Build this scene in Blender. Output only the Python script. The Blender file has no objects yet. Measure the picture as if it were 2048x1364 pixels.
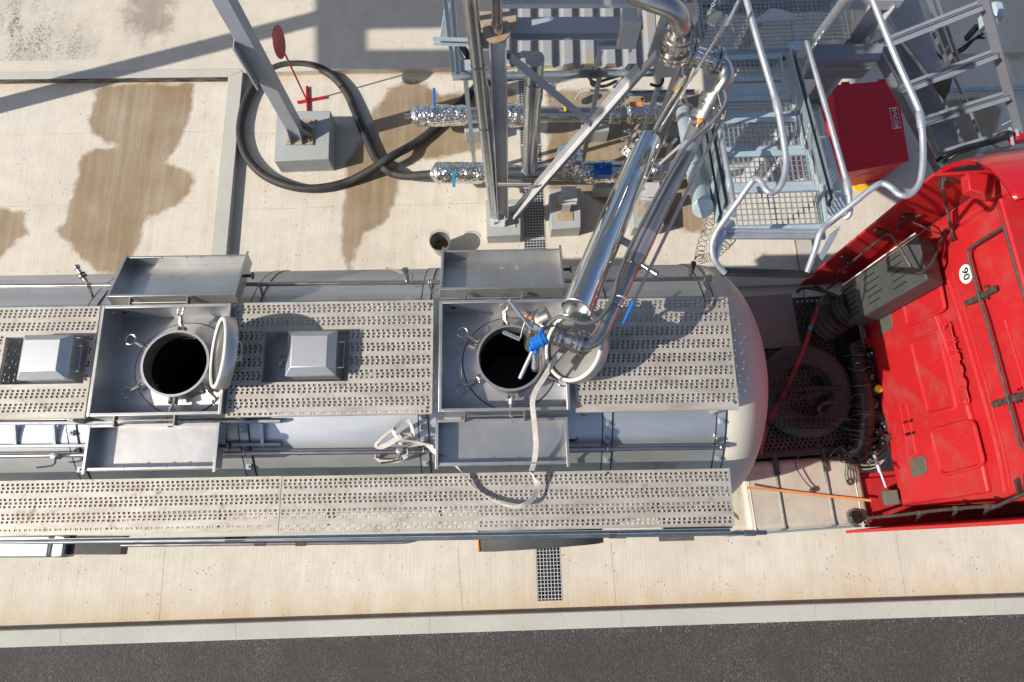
import bpy, bmesh, math, random
from mathutils import Vector, Matrix, noise
random.seed(7)
sc = bpy.context.scene
COL = sc.collection
V = Vector
# ---------------------------------------------------------------- camera
F = 1365.0; TILT = math.atan(362/F); H = 8.9
cd = bpy.data.cameras.new("camera"); cam = bpy.data.objects.new("camera", cd); COL.objects.link(cam)
cam.location = (0, 0, H); cam.rotation_euler = (TILT, 0, 0)
cd.sensor_width = 36; cd.lens = 36*F/2048; cd.clip_start = .05; cd.clip_end = 500
sc.camera = cam
# ---------------------------------------------------------------- light
SUN_EL, SUN_AZ = 37.3, 197.4            # degrees, azimuth measured counter-clockwise from +X, where the sun stands
w = bpy.data.worlds.new("World"); sc.world = w; w.use_nodes = True
nt = w.node_tree; nt.nodes.clear()
sky = nt.nodes.new("ShaderNodeTexSky"); sky.sky_type = 'NISHITA'; sky.sun_disc = False
sky.sun_elevation = math.radians(SUN_EL); sky.sun_rotation = math.radians(90-SUN_AZ)
sky.air_density = 1.0; sky.dust_density = 1.6; sky.ozone_density = 1.2
bg = nt.nodes.new("ShaderNodeBackground"); bg.inputs[1].default_value = 0.105
out = nt.nodes.new("ShaderNodeOutputWorld")
nt.links.new(sky.outputs[0], bg.inputs[0]); nt.links.new(bg.outputs[0], out.inputs[0])
sd = bpy.data.lights.new("sun", 'SUN'); sd.energy = 4.9; sd.angle = math.radians(.55); sd.color = (1, .93, .82)
so = bpy.data.objects.new("sun", sd); COL.objects.link(so)
_e, _a = math.radians(SUN_EL), math.radians(SUN_AZ)
so.rotation_euler = V((math.cos(_e)*math.cos(_a), math.cos(_e)*math.sin(_a), math.sin(_e))).to_track_quat('Z', 'Y').to_euler()
sc.view_settings.view_transform = 'Standard'; sc.view_settings.look = 'None'
sc.view_settings.exposure = 0.28; sc.view_settings.gamma = 1
sc.cycles.max_bounces = 6
# ---------------------------------------------------------------- survey: a point of the photo at a known height / on a known plane -> metres
_c, _s = math.cos(TILT), math.sin(TILT)
def ray(u, v):
    a = (u-1024)/F; b = (v-682)/F
    return V((a, _s-b*_c, -_c-b*_s))
def at(u, v, z):
    d = ray(u, v); k = (z-H)/d.z
    return V((d.x*k, d.y*k, z))
class Frame:
    def __init__(s, deg): s.a = math.radians(deg); s.c = math.cos(s.a); s.s = math.sin(s.a)
    def w(s, x, y, z): return V((x*s.c-y*s.s, x*s.s+y*s.c, z))
    def l(s, p): return V((p[0]*s.c+p[1]*s.s, -p[0]*s.s+p[1]*s.c, p[2]))
    def loc(s, u, v, z): return s.l(at(u, v, z))
    def onx(s, u, v, X):                  # where the sight line meets the vertical plane x = X of this frame
        d = s.l(ray(u, v)); k = X/d.x
        return s.w(X, d.y*k, H+d.z*k)
    def ony(s, u, v, Y):
        d = s.l(ray(u, v)); k = Y/d.y
        return s.w(d.x*k, Y, H+d.z*k)
TRL = Frame(1.0)      # trailer axes
TRC = Frame(4.0)      # tractor axes
YRD = Frame(1.75)     # yard axes
WLD = Frame(0)
# ---------------------------------------------------------------- mesh builder
class MB:
    def __init__(s): s.v = []; s.f = []; s.m = []; s.cur = 0
    def add(s, vs, fs):
        n = len(s.v); s.v += [V(p) for p in vs]; s.f += [tuple(i+n for i in f) for f in fs]; s.m += [s.cur]*len(fs); return s
    def hexa(s, p):     # 8 points: bottom 4 ccw, top 4 ccw
        return s.add(p, [(3,2,1,0),(4,5,6,7),(0,1,5,4),(1,2,6,5),(2,3,7,6),(3,0,4,7)])
    def box(s, x0, x1, y0, y1, z0, z1, fr=WLD):
        return s.hexa([fr.w(x0,y0,z0),fr.w(x1,y0,z0),fr.w(x1,y1,z0),fr.w(x0,y1,z0),fr.w(x0,y0,z1),fr.w(x1,y0,z1),fr.w(x1,y1,z1),fr.w(x0,y1,z1)])
    def slab(s, top, thick, d=None):    # polygon of points extruded downwards (or along d) by thick
        n = len(top); d = V(d) if d else V((0,0,-1)); top = [V(p) for p in top]; bot = [p+d*thick for p in top]
        return s.add(top+bot, [tuple(range(n)), tuple(range(2*n-1, n-1, -1))]+[(i, i+n, (i+1)%n+n, (i+1)%n) for i in range(n)])
    def frame_axes(s, d, up=None):
        d = V(d).normalized(); up = V(up) if up else (V((0,0,1)) if abs(d.z) < .95 else V((1,0,0)))
        x = d.cross(up).normalized(); y = x.cross(d).normalized(); return x, y, d
    def prof(s, p0, p1, pts, up=None, cap=True):   # extrude a 2-D outline from p0 to p1
        p0, p1 = V(p0), V(p1); x, y, d = s.frame_axes(p1-p0, up); n = len(pts)
        a = [p0+x*q[0]+y*q[1] for q in pts]; b = [p1+x*q[0]+y*q[1] for q in pts]
        fs = [(i, (i+1)%n, (i+1)%n+n, i+n) for i in range(n)]
        if cap: fs += [tuple(range(n-1,-1,-1)), tuple(range(n, 2*n))]
        return s.add(a+b, fs)
    def bar(s, p0, p1, w, h, up=None):
        return s.prof(p0, p1, [(-w/2,-h/2),(w/2,-h/2),(w/2,h/2),(-w/2,h/2)], up)
    def ibeam(s, p0, p1, w, h, t=.012, up=None):
        a, b = w/2, h/2
        return s.prof(p0, p1, [(-a,-b),(a,-b),(a,-b+t),(t/2,-b+t),(t/2,b-t),(a,b-t),(a,b),(-a,b),(-a,b-t),(-t/2,b-t),(-t/2,-b+t),(-a,-b+t)], up)
    def chan(s, p0, p1, w, h, t=.008, up=None):
        a, b = w/2, h/2
        return s.prof(p0, p1, [(-a,-b),(a,-b),(a,b),(a-t,b),(a-t,-b+t),(-a+t,-b+t),(-a+t,b),(-a,b)], up)
    def angle(s, p0, p1, w, h, t=.008, up=None):
        return s.prof(p0, p1, [(0,0),(w,0),(w,t),(t,t),(t,h),(0,h)], up)
    def tube(s, pts, r, seg=12, cap=True, r1=None):
        pts = [V(p) for p in pts]; n = len(pts); rs = r if isinstance(r, (list, tuple)) else [r+(0 if r1 is None else (r1-r)*i/(n-1)) for i in range(n)]
        d = (pts[1]-pts[0]).normalized(); x, y, _ = s.frame_axes(d); vs = []; fs = []
        for i, p in enumerate(pts):
            if i == 0: t = pts[1]-pts[0]
            elif i == n-1: t = pts[-1]-pts[-2]
            else: t = (pts[i+1]-p).normalized()+(p-pts[i-1]).normalized()
            t = t.normalized() if t.length > 1e-6 else d
            q = d.rotation_difference(t); x = q @ x; y = q @ y; d = t
            for k in range(seg):
                a = 2*math.pi*k/seg; vs.append(p+x*math.cos(a)*rs[i]+y*math.sin(a)*rs[i])
        for i in range(n-1):
            for k in range(seg):
                k2 = (k+1)%seg; fs.append((i*seg+k, i*seg+k2, (i+1)*seg+k2, (i+1)*seg+k))
        if cap: fs += [tuple(range(seg-1,-1,-1)), tuple(range((n-1)*seg, n*seg))]
        return s.add(vs, fs)
    def lathe(s, o, axis, prof, seg=24, cap=(True, True)):   # prof: (distance along axis, radius)
        o = V(o); x, y, d = s.frame_axes(axis); vs = []; fs = []; n = len(prof)
        for h, r in prof:
            for k in range(seg):
                a = 2*math.pi*k/seg; vs.append(o+d*h+x*math.cos(a)*r+y*math.sin(a)*r)
        for i in range(n-1):
            for k in range(seg):
                k2 = (k+1)%seg; fs.append((i*seg+k, i*seg+k2, (i+1)*seg+k2, (i+1)*seg+k))
        if cap[0]: fs.append(tuple(range(seg-1,-1,-1)))
        if cap[1]: fs.append(tuple(range((n-1)*seg, n*seg)))
        return s.add(vs, fs)
    def torus(s, o, axis, R, r, seg=28, ms=8):
        o = V(o); x, y, d = s.frame_axes(axis)
        vs = []; fs = []
        for i in range(seg):
            a = 2*math.pi*i/seg; c = x*math.cos(a)+y*math.sin(a)
            for k in range(ms):
                b = 2*math.pi*k/ms; vs.append(o+c*(R+r*math.cos(b))+d*r*math.sin(b))
        for i in range(seg):
            for k in range(ms):
                i2, k2 = (i+1)%seg, (k+1)%ms; fs.append((i*ms+k, i2*ms+k, i2*ms+k2, i*ms+k2))
        return s.add(vs, fs)
    def ribbon(s, pts, wid, ups, th=.004):   # flat webbing along pts; ups = width direction at each point
        pts = [V(p) for p in pts]; vs = []; fs = []; n = len(pts)
        for i, p in enumerate(pts):
            t = (pts[min(i+1,n-1)]-pts[max(i-1,0)]).normalized(); wd = V(ups[i] if isinstance(ups, list) else ups)
            wd = (wd-t*wd.dot(t)).normalized(); nn = t.cross(wd)*th/2; wd = wd*wid/2
            vs += [p-wd-nn, p+wd-nn, p+wd+nn, p-wd+nn]
        for i in range(n-1):
            for k in range(4): k2 = (k+1)%4; fs.append((i*4+k, i*4+k2, i*4+4+k2, i*4+4+k))
        fs += [(3,2,1,0), tuple(range(4*n-4, 4*n))]
        return s.add(vs, fs)
def smooth(pts, n=8, closed=False):       # Catmull-Rom through the points
    P = [V(p) for p in pts]; o = []
    for i in range(len(P)-1):
        a = P[max(i-1,0)]; b = P[i]; c = P[i+1]; d = P[min(i+2,len(P)-1)]
        for k in range(n):
            t = k/n; o.append(.5*((2*b)+(c-a)*t+(2*a-5*b+4*c-d)*t*t+(3*b-a-3*c+d)*t**3))
    return o+[P[-1]]
def helix(p0, p1, R, turns, r, seg=14, sag=0, flat=None):
    p0, p1 = V(p0), V(p1); x, y, d = MB().frame_axes(p1-p0); n = int(turns*seg); o = []
    for i in range(n+1):
        t = i/n; a = 2*math.pi*turns*t
        o.append(p0.lerp(p1, t)+x*R*math.cos(a)+y*R*math.sin(a)-V((0,0,sag*4*t*(1-t))))
    return o
# ---------------------------------------------------------------- linking
def tag(o, label=None, cat=None, group=None, kind=None):
    if label: o['label'] = label
    if cat: o['category'] = cat
    if group: o['group'] = group
    if kind: o['kind'] = kind
    return o
def thing(name, label, cat, loc, group=None):
    o = bpy.data.objects.new(name, None); o.empty_display_size = .2; o.location = V(loc); COL.objects.link(o)
    return tag(o, label, cat, group)
def wloc(o):
    p = V((0,0,0))
    while o: p = p+o.location; o = o.parent
    return p
def obj(name, mb, mat, parent=None, bevel=0, sharp=35, label=None, solid=0):
    xs = [p.x for p in mb.v]; ys = [p.y for p in mb.v]; zs = [p.z for p in mb.v]
    c = V(((min(xs)+max(xs))/2, (min(ys)+max(ys))/2, (min(zs)+max(zs))/2 if parent else min(zs)))
    me = bpy.data.meshes.new(name); me.from_pydata([p-c for p in mb.v], [], mb.f)
    mats = mat if isinstance(mat, (list, tuple)) else [mat]
    for m in mats: me.materials.append(M[m])
    if len(mats) > 1: me.polygons.foreach_set('material_index', mb.m)
    me.update()
    bm = bmesh.new(); bm.from_mesh(me); bmesh.ops.recalc_face_normals(bm, faces=bm.faces); bm.to_mesh(me); bm.free()
    if sharp: 
        me.polygons.foreach_set('use_smooth', [True]*len(me.polygons)); me.set_sharp_from_angle(angle=math.radians(sharp))
    o = bpy.data.objects.new(name, me); COL.objects.link(o)
    if parent: o.parent = parent; o.location = c-wloc(parent)
    else: o.location = c
    if solid: md = o.modifiers.new('solid', 'SOLIDIFY'); md.thickness = solid; md.offset = 0
    if bevel: md = o.modifiers.new('bevel', 'BEVEL'); md.width = bevel; md.segments = 2; md.limit_method = 'ANGLE'
    if label: o['label'] = label
    return o
def struct(name, mb, mat, **k): return tag(obj(name, mb, mat, **k), kind='structure')
def copy_tree(o, parent=None, loc=None, rotz=None):
    c = o.copy(); COL.objects.link(c); c.parent = parent
    if loc is not None: c.location = loc
    if rotz is not None: c.rotation_euler.z = rotz
    for ch in list(o.children): copy_tree(ch, c)
    return c
# ---------------------------------------------------------------- materials
M = {}
def nodes(name):
    m = bpy.data.materials.new(name); m.use_nodes = True; t = m.node_tree
    b = t.nodes['Principled BSDF']; M[name] = m; return m, t, b
def N(t, kind, **k):
    n = t.nodes.new(kind)
    for a, b in k.items():
        if a.startswith('i_'):
            key = a[2:]; n.inputs[int(key) if key.isdigit() else key].default_value = b
        else: setattr(n, a, b)
    return n
def coord(t, scale=(1,1,1), world=False, rot=(0,0,0)):
    mp = N(t, 'ShaderNodeMapping'); mp.inputs['Scale'].default_value = scale; mp.inputs['Rotation'].default_value = rot
    if world: g = N(t, 'ShaderNodeNewGeometry'); t.links.new(g.outputs['Position'], mp.inputs[0])
    else: g = N(t, 'ShaderNodeTexCoord'); t.links.new(g.outputs['Object'], mp.inputs[0])
    return mp.outputs[0]
def ramp(t, src, stops):
    r = N(t, 'ShaderNodeValToRGB'); t.links.new(src, r.inputs[0]); e = r.color_ramp.elements
    while len(e) < len(stops): e.new(.5)
    for i, (p, c) in enumerate(stops): e[i].position = p; e[i].color = (c if len(c) == 4 else (*c, 1)) if isinstance(c, tuple) else (c, c, c, 1)
    return r.outputs[0]
def mix(t, fac, a, b, mode='MIX'):
    m = N(t, 'ShaderNodeMix', data_type='RGBA', blend_type=mode)
    for sock, val in ((m.inputs[0], fac), (m.inputs[6], a), (m.inputs[7], b)):
        if hasattr(val, 'links') or hasattr(val, 'is_linked'): t.links.new(val, sock)
        else: sock.default_value = (val if isinstance(val, (int, float)) else ((*val, 1) if len(val) == 3 else val))
    return m.outputs[2]
def math_(t, op, a, b=None, clamp=False):
    m = N(t, 'ShaderNodeMath', operation=op); m.use_clamp = clamp
    for i, val in enumerate((a, b)):
        if val is None: continue
        if hasattr(val, 'is_linked'): t.links.new(val, m.inputs[i])
        else: m.inputs[i].default_value = val
    return m.outputs[0]
def noise_(t, co, scale, detail=4, rough=.55, dist=0):
    n = N(t, 'ShaderNodeTexNoise'); t.links.new(co, n.inputs['Vector']); n.inputs['Scale'].default_value = scale
    n.inputs['Detail'].default_value = detail; n.inputs['Roughness'].default_value = rough; n.inputs['Distortion'].default_value = dist
    return n.outputs[0]
def bump(t, b, h, strength, dist=.01, prev=None):
    n = N(t, 'ShaderNodeBump'); n.inputs['Strength'].default_value = strength; n.inputs['Distance'].default_value = dist
    t.links.new(h, n.inputs['Height'])
    if prev: t.links.new(prev, n.inputs['Normal'])
    t.links.new(n.outputs[0], b.inputs['Normal']); return n.outputs[0]
def simple(name, c1, c2=None, rough=(.4,.6), metal=0, scale=6, stretch=(1,1,1), bmp=0, bscale=60, dirt=None, dirt_amt=(.55,.75), dscale=5, coat=0, sheen=0):
    m, t, b = nodes(name); co = coord(t, stretch); c2 = c2 or tuple(x*.85 for x in c1)
    n1 = noise_(t, co, scale, 6, .6)
    col = mix(t, ramp(t, n1, [(.35, 0.), (.65, 1.)]), c1, c2)
    if dirt:
        n2 = noise_(t, coord(t), dscale, 8, .7)
        col = mix(t, ramp(t, n2, [(dirt_amt[0], 0.), (dirt_amt[1], 1.)]), col, dirt)
        mr = math_(t, 'ADD', math_(t, 'MULTIPLY', noise_(t, co, scale*1.7, 5), rough[1]-rough[0]), rough[0])
        r2 = math_(t, 'ADD', mr, math_(t, 'MULTIPLY', ramp(t, n2, [(dirt_amt[0], 0.), (dirt_amt[1], .3)]), 1.))
        t.links.new(r2, b.inputs['Roughness'])
    else:
        r2 = math_(t, 'ADD', math_(t, 'MULTIPLY', noise_(t, co, scale*1.7, 5), (rough[1]-rough[0])), rough[0]); t.links.new(r2, b.inputs['Roughness'])
    t.links.new(col, b.inputs['Base Color']); b.inputs['Metallic'].default_value = metal
    if coat: b.inputs['Coat Weight'].default_value = coat; b.inputs['Coat Roughness'].default_value = .08
    if bmp: bump(t, b, noise_(t, co, bscale, 4), bmp, .004)
    return m
simple('stainless', (.62,.61,.60), (.48,.47,.46), (.30,.48), .88, 3, (1,1,1), .04, 90, (.24,.21,.17), (.58,.82), 4)
simple('stainless_tank', (.57,.585,.61), (.47,.485,.51), (.40,.54), .85, 2.2, (.5,2,2), .03, 40, (.27,.25,.22), (.58,.85), 3)
simple('stainless_dark', (.42,.40,.37), (.30,.285,.26), (.34,.5), .8, 5, (1,1,1), .1, 60)
simple('chrome', (.78,.78,.78), (.72,.72,.71), (.05,.10), 1, 4)
simple('pipe_steel', (.55,.53,.50), (.42,.39,.36), (.22,.38), 1, 5, (1,1,1), .06, 70)
simple('bolt', (.6,.6,.58), (.4,.38,.34), (.2,.4), 1, 30)
simple('tread_plate', (.50,.465,.42), (.36,.325,.28), (.50,.68), .38, 4, (.6,2.2,1), .25, 80, (.20,.155,.11), (.56,.78), 11)
simple('sheet_warm', (.30,.315,.34), (.26,.27,.29), (.5,.65), 0, 3, (1,1,1), .04, 40, (.36,.28,.18), (.52,.72), 3)
simple('paint_dark', (.215,.235,.275), (.185,.20,.235), (.4,.55), 0, 3, (1,1,1), .05, 60, (.26,.22,.18), (.70,.84), 6)
simple('zinc_light', (.62,.66,.68), (.52,.56,.58), (.4,.55), .4, 20)
simple('cable_grey', (.10,.11,.125), None, (.45,.6), 0, 20)
simple('strap_metal', (.17,.165,.16), (.12,.115,.11), (.45,.6), .4, 20)
simple('shaded_steel', (.20,.197,.185), (.15,.147,.138), (.4,.55), .6, 5)  # darker lid steel; shade on the inner face is put into the colour
simple('hole_wall', (.05,.045,.04), None, (.6,.8), 0, 20)
simple('arm_pipe', (.40,.40,.41), (.31,.305,.31), (.30,.48), .9, 4, (1,1,1), .08, 60, (.24,.22,.20), (.60,.8), 5)
simple('galv', (.44,.51,.55), (.35,.42,.46), (.38,.52), .65, 14, (1,1,1), .06, 90, (.62,.64,.62), (.6,.7), 12)
simple('galv_pale', (.44,.53,.58), (.37,.46,.51), (.38,.52), .25, 14, (1,1,1), .05, 90)
simple('alu', (.50,.53,.58), (.41,.44,.49), (.34,.50), .65, 14, (1,1,1), .12, 120)
simple('clad', (.58,.61,.63), (.48,.51,.54), (.20,.32), 1, 4, (1,1,1), .04, 20)
simple('paint_grey', (.36,.385,.44), (.32,.34,.385), (.38,.55), 0, 3, (1,1,1), .05, 60, (.33,.28,.24), (.70,.84), 6)
simple('paint_light', (.47,.475,.49), (.41,.415,.43), (.45,.6), 0, 8, (1,1,1), .05, 60, (.38,.20,.08), (.70,.80), 5)
simple('rust_plate', (.42,.38,.32), (.38,.25,.14), (.5,.7), .2, 7, (1,1,1), .1, 60, (.40,.15,.03), (.60,.72), 10)
simple('sheet', (.36,.37,.39), (.30,.31,.33), (.3,.45), .3, 3, (1,1,1), .04, 40)
simple('cream', (.63,.60,.515), (.58,.55,.465), (.40,.52), 0, 2, (1,1,1), .0, 60, (.48,.44,.35), (.60,.86), 5)
simple('fuel_alu', (.49,.45,.375), (.40,.365,.30), (.48,.62), .12, 3, (1,1,1), .08, 40, (.20,.15,.10), (.58,.82), 4)
simple('red', (.45,.007,.014), (.40,.009,.014), (.22,.34), 0, 2, (1,1,1), .02, 30, (.50,.06,.05), (.60,.85), 5, coat=.3)
simple('red_cab', (.46,.010,.015), (.40,.014,.017), (.45,.62), 0, 2.5, (1,1,1), .03, 30, (.33,.06,.05), (.50,.84), 3)
simple('red_dirty', (.46,.030,.026), (.50,.020,.022), (.5,.65), 0, 9)
simple('red_box', (.60,.008,.020), (.55,.010,.022), (.35,.48), 0, 2, (1,1,1), .02, 30)
simple('red_strap', (.30,.035,.03), (.22,.03,.03), (.6,.8), 0, 30)
simple('orange', (.66,.27,.09), (.56,.22,.08), (.6,.75), 0, 20)
simple('orange_cap', (.85,.30,.02), None, (.4,.5), 0, 20)
simple('blue', (.005,.14,.50), (.005,.11,.42), (.3,.45), 0, 8)
simple('blue_light', (.01,.27,.50), None, (.4,.5), 0, 8)
simple('yellow', (.75,.52,.01), None, (.4,.5), 0, 8)
simple('rubber', (.018,.0175,.018), (.034,.032,.031), (.55,.75), 0, 6, (1,1,1), .2, 90, (.11,.10,.09), (.60,.80), 8)
simple('tyre', (.045,.040,.038), (.070,.062,.058), (.7,.85), 0, 5, (1,1,1), .2, 90)
simple('black', (.009,.009,.010), (.017,.016,.016), (.28,.48), 0, 8)
simple('black_metal', (.050,.046,.042), (.09,.08,.072), (.4,.6), .3, 14, (1,1,1), .1, 60)
simple('grey_plastic', (.052,.056,.056), (.068,.072,.071), (.5,.65), 0, 4)
simple('dark_box', (.085,.08,.065), (.105,.098,.08), (.5,.65), 0, 4)
simple('deck_cover', (.22,.19,.17), (.19,.165,.15), (.5,.65), .1, 6, (1,1,1), .1, 50, (.34,.32,.31), (.68,.74), 9)
simple('webbing', (.52,.49,.45), (.40,.37,.34), (.7,.9), 0, 18, (1,1,1), .35, 200)
simple('white', (.75,.75,.72), None, (.45,.6), 0, 8)
simple('zinc', (.50,.52,.50), (.36,.38,.36), (.35,.5), .8, 20, (1,1,1), .05, 60, (.33,.20,.1), (.62,.8), 12)
simple('brown_cloth', (.06,.045,.02), (.10,.07,.03), (.7,.9), 0, 8)
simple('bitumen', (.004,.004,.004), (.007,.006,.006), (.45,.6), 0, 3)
def foil():
    m, t, b = nodes('foil'); b.inputs['Metallic'].default_value = 1; b.inputs['Roughness'].default_value = .16
    co = coord(t); t.links.new(mix(t, noise_(t, co, 3), (.86,.85,.84), (.78,.75,.70)), b.inputs['Base Color'])
    vo = N(t, 'ShaderNodeTexVoronoi', feature='DISTANCE_TO_EDGE'); t.links.new(co, vo.inputs['Vector']); vo.inputs['Scale'].default_value = 19
    v2 = N(t, 'ShaderNodeTexVoronoi', feature='F1'); t.links.new(co, v2.inputs['Vector']); v2.inputs['Scale'].default_value = 6
    h = math_(t, 'ADD', vo.outputs['Distance'], math_(t, 'MULTIPLY', v2.outputs['Distance'], .8)); bump(t, b, h, .8, .02)
foil()
def concrete(name, a, b_, wetcol, dark=(.14,.12,.10), broom=1.0, spots=1.0):
    m, t, b = nodes(name); co = coord(t, (1,1,1), True, (0,0,math.radians(-1.75)))
    big = noise_(t, co, .7, 6, .6); mid = noise_(t, co, 4, 8, .65); fine = noise_(t, co, 70, 3, .6)
    col = mix(t, ramp(t, big, [(.35, 0.), (.65, 1.)]), a, b_)
    col = mix(t, ramp(t, mid, [(.40, 0.), (.75, .55 if broom else .25)]), col, tuple(x*.80 for x in b_))
    mid_ = mid
    st = noise_(t, coord(t, (42, 1.6, 1), True, (0,0,math.radians(-1.75))), 1, 3, .6)
    st2 = noise_(t, coord(t, (5, .35, 1), True, (0,0,math.radians(-1.75))), 1, 4, .6)
    col = mix(t, ramp(t, st, [(.40, 0.), (.62, .16*broom)]), col, tuple(x*.62 for x in b_))
    col = mix(t, ramp(t, st2, [(.54, 0.), (.74, .34*broom)]), col, (.44,.35,.22))
    col = mix(t, ramp(t, fine, [(.50, 0.), (.72, .35)]), col, tuple(x*.7 for x in b_))
    vo = N(t, 'ShaderNodeTexVoronoi', feature='F1'); t.links.new(co, vo.inputs['Vector']); vo.inputs['Scale'].default_value = 14; vo.inputs['Randomness'].default_value = 1
    pit = math_(t, 'MULTIPLY', ramp(t, vo.outputs['Distance'], [(.07, 1.), (.17, 0.)]), ramp(t, noise_(t, co, 2.2, 3), [(.42, 0.), (.60, .85*spots)]))
    col = mix(t, pit, col, dark)
    v4 = N(t, 'ShaderNodeTexVoronoi', feature='F1'); t.links.new(co, v4.inputs['Vector']); v4.inputs['Scale'].default_value = 2.1
    rs = math_(t, 'MULTIPLY', ramp(t, v4.outputs['Distance'], [(.03, 1.), (.10, 0.)]), ramp(t, noise_(t, co, 1.1, 2), [(.50, 0.), (.60, .5*spots)]))
    col = mix(t, rs, col, (.30,.17,.07))
    at_ = N(t, 'ShaderNodeAttribute', attribute_name='wet')
    wn = math_(t, 'ADD', at_.outputs['Fac'], math_(t, 'MULTIPLY', math_(t, 'SUBTRACT', noise_(t, co, 5, 6, .65), .5), .22))
    wet = ramp(t, math_(t, 'ADD', math_(t, 'MULTIPLY', wn, 1.), .5 if broom else -5.), [(.47, 0.), (.535, .92)])
    wet = math_(t, 'MULTIPLY', wet, ramp(t, noise_(t, co, 1.6, 5), [(.3, .82), (.6, 1.)]))
    wet = math_(t, 'MULTIPLY', wet, ramp(t, noise_(t, coord(t, (9, .5, 1), True, (0,0,math.radians(-1.75))), 1, 4, .6), [(.36, .84), (.55, 1.)]))
    wc = mix(t, noise_(t, co, 2.4, 6), wetcol, tuple(x*1.35 for x in wetcol))
    col = mix(t, wet, col, wc)
    gr = N(t, 'ShaderNodeAttribute', attribute_name='grime')
    gn = math_(t, 'MULTIPLY', gr.outputs['Fac'], math_(t, 'MULTIPLY', ramp(t, noise_(t, coord(t, (5, 1.2, 1), True, (0,0,.15)), 1, 3, .5), [(.38, .15), (.62, 1.)]), ramp(t, noise_(t, co, 26, 5, .75), [(.44, .1), (.60, 1.)])))
    col = mix(t, gn, col, (.085,.08,.078))
    ru = N(t, 'ShaderNodeAttribute', attribute_name='warm')
    col = mix(t, math_(t, 'MULTIPLY', ru.outputs['Fac'], ramp(t, noise_(t, coord(t, (2.5, .8, 1), True), 1, 6, .6), [(.30, .2), (.62, 1.)])), col, (.46,.33,.18))
    t.links.new(col, b.inputs['Base Color'])
    rr = math_(t, 'SUBTRACT', .88, math_(t, 'MULTIPLY', wet, .42)); t.links.new(rr, b.inputs['Roughness'])
    h = math_(t, 'ADD', math_(t, 'MULTIPLY', st, .8*broom), math_(t, 'ADD', math_(t, 'MULTIPLY', fine, .8), math_(t, 'MULTIPLY', pit, -1.5)))
    bump(t, b, h, .5, .006)
concrete('concrete', (.645,.60,.53), (.56,.51,.435), (.185,.125,.062))
concrete('concrete_rough', (.60,.55,.475), (.52,.475,.405), (.20,.17,.13), broom=.5, spots=1.0)
concrete('kerb', (.475,.47,.43), (.40,.395,.36), (.2,.17,.13), broom=0, spots=.5)
concrete('block', (.38,.40,.40), (.31,.33,.33), (.2,.17,.13), broom=0, spots=.5)
concrete('pit', (.16,.12,.08), (.10,.075,.05), (.1,.08,.06), broom=0, spots=.5)
def asphalt():
    m, t, b = nodes('asphalt'); co = coord(t, (1,1,1), True)
    v = N(t, 'ShaderNodeTexVoronoi', feature='F1'); t.links.new(co, v.inputs['Vector']); v.inputs['Scale'].default_value = 60
    sp = ramp(t, v.outputs['Color'], [(.0, (.030,.027,.026)), (.55, (.058,.052,.050)), (.9, (.10,.09,.085)), (1., (.20,.18,.165))])
    col = mix(t, ramp(t, noise_(t, co, 1.6, 6), [(.35, 0.), (.7, .75)]), sp, (.040,.036,.035))
    v3 = N(t, 'ShaderNodeTexVoronoi', feature='F1'); t.links.new(co, v3.inputs['Vector']); v3.inputs['Scale'].default_value = 9
    col = mix(t, math_(t, 'MULTIPLY', ramp(t, v3.outputs['Distance'], [(.03, 1.), (.06, 0.)]), ramp(t, noise_(t, co, 3, 2), [(.5, 0.), (.55, .8)])), col, (.30,.27,.23))
    t.links.new(col, b.inputs['Base Color']); b.inputs['Roughness'].default_value = .85
    bump(t, b, math_(t, 'ADD', v.outputs['Distance'], noise_(t, co, 30, 4)), .8, .006)
asphalt()
# ================================================================ SETTING
WET = [[(193,168),(388,166),(386,210),(375,250),(358,290),(330,325),(380,343),(390,362),(378,388),(350,415),(300,432),(284,450),(283,480),(270,505),(262,560),(195,545),(160,515),(132,480),(110,462),(134,440),(140,400),(155,360),(158,320),(180,300),(200,296),(238,296),(225,284),(205,282),(180,262),(178,235),(190,200)],
       [(-60,410),(30,420),(52,425),(48,450),(62,470),(30,485),(10,510),(-60,540)],
       [(725,290),(745,225),(775,180),(810,160),(850,165),(880,190),(980,180),(1040,180),(1040,250),(1000,262),(955,300),(880,315),(800,330),(760,345),(735,330)],
       [(690,330),(720,280),(800,320),(795,390),(775,440),(725,470),(700,560),(683,500),(680,440),(690,390)],
       [(1094,180),(1400,180),(1410,470),(1330,450),(1290,430),(1250,425),(1200,405),(1180,390),(1140,380),(1097,385)],
       [(1845,205),(1960,190),(2005,215),(1990,270),(1960,300),(1930,350),(1840,300)],
       [(1960,300),(2100,290),(2100,345),(1980,350)]]
WETN = [[(262,-60),(345,-60),(350,20),(330,62),(290,75),(262,60),(248,20)]]
def sdf(p, poly):
    ins = False; best = 1e9; n = len(poly)
    for i in range(n):
        ax, ay = poly[i]; bx, by = poly[(i+1)%n]
        if (ay > p[1]) != (by > p[1]) and p[0] < (bx-ax)*(p[1]-ay)/(by-ay)+ax: ins = not ins
        dx, dy = bx-ax, by-ay; t = max(0, min(1, ((p[0]-ax)*dx+(p[1]-ay)*dy)/(dx*dx+dy*dy)))
        best = min(best, math.hypot(p[0]-ax-t*dx, p[1]-ay-t*dy))
    return best if ins else -best
def sheet(mb, xs, ys, z):
    n = len(xs); vs = [YRD.w(x, y, z) for y in ys for x in xs]
    mb.add(vs, [(j*n+i, j*n+i+1, (j+1)*n+i+1, (j+1)*n+i) for j in range(len(ys)-1) for i in range(n-1)])
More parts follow.
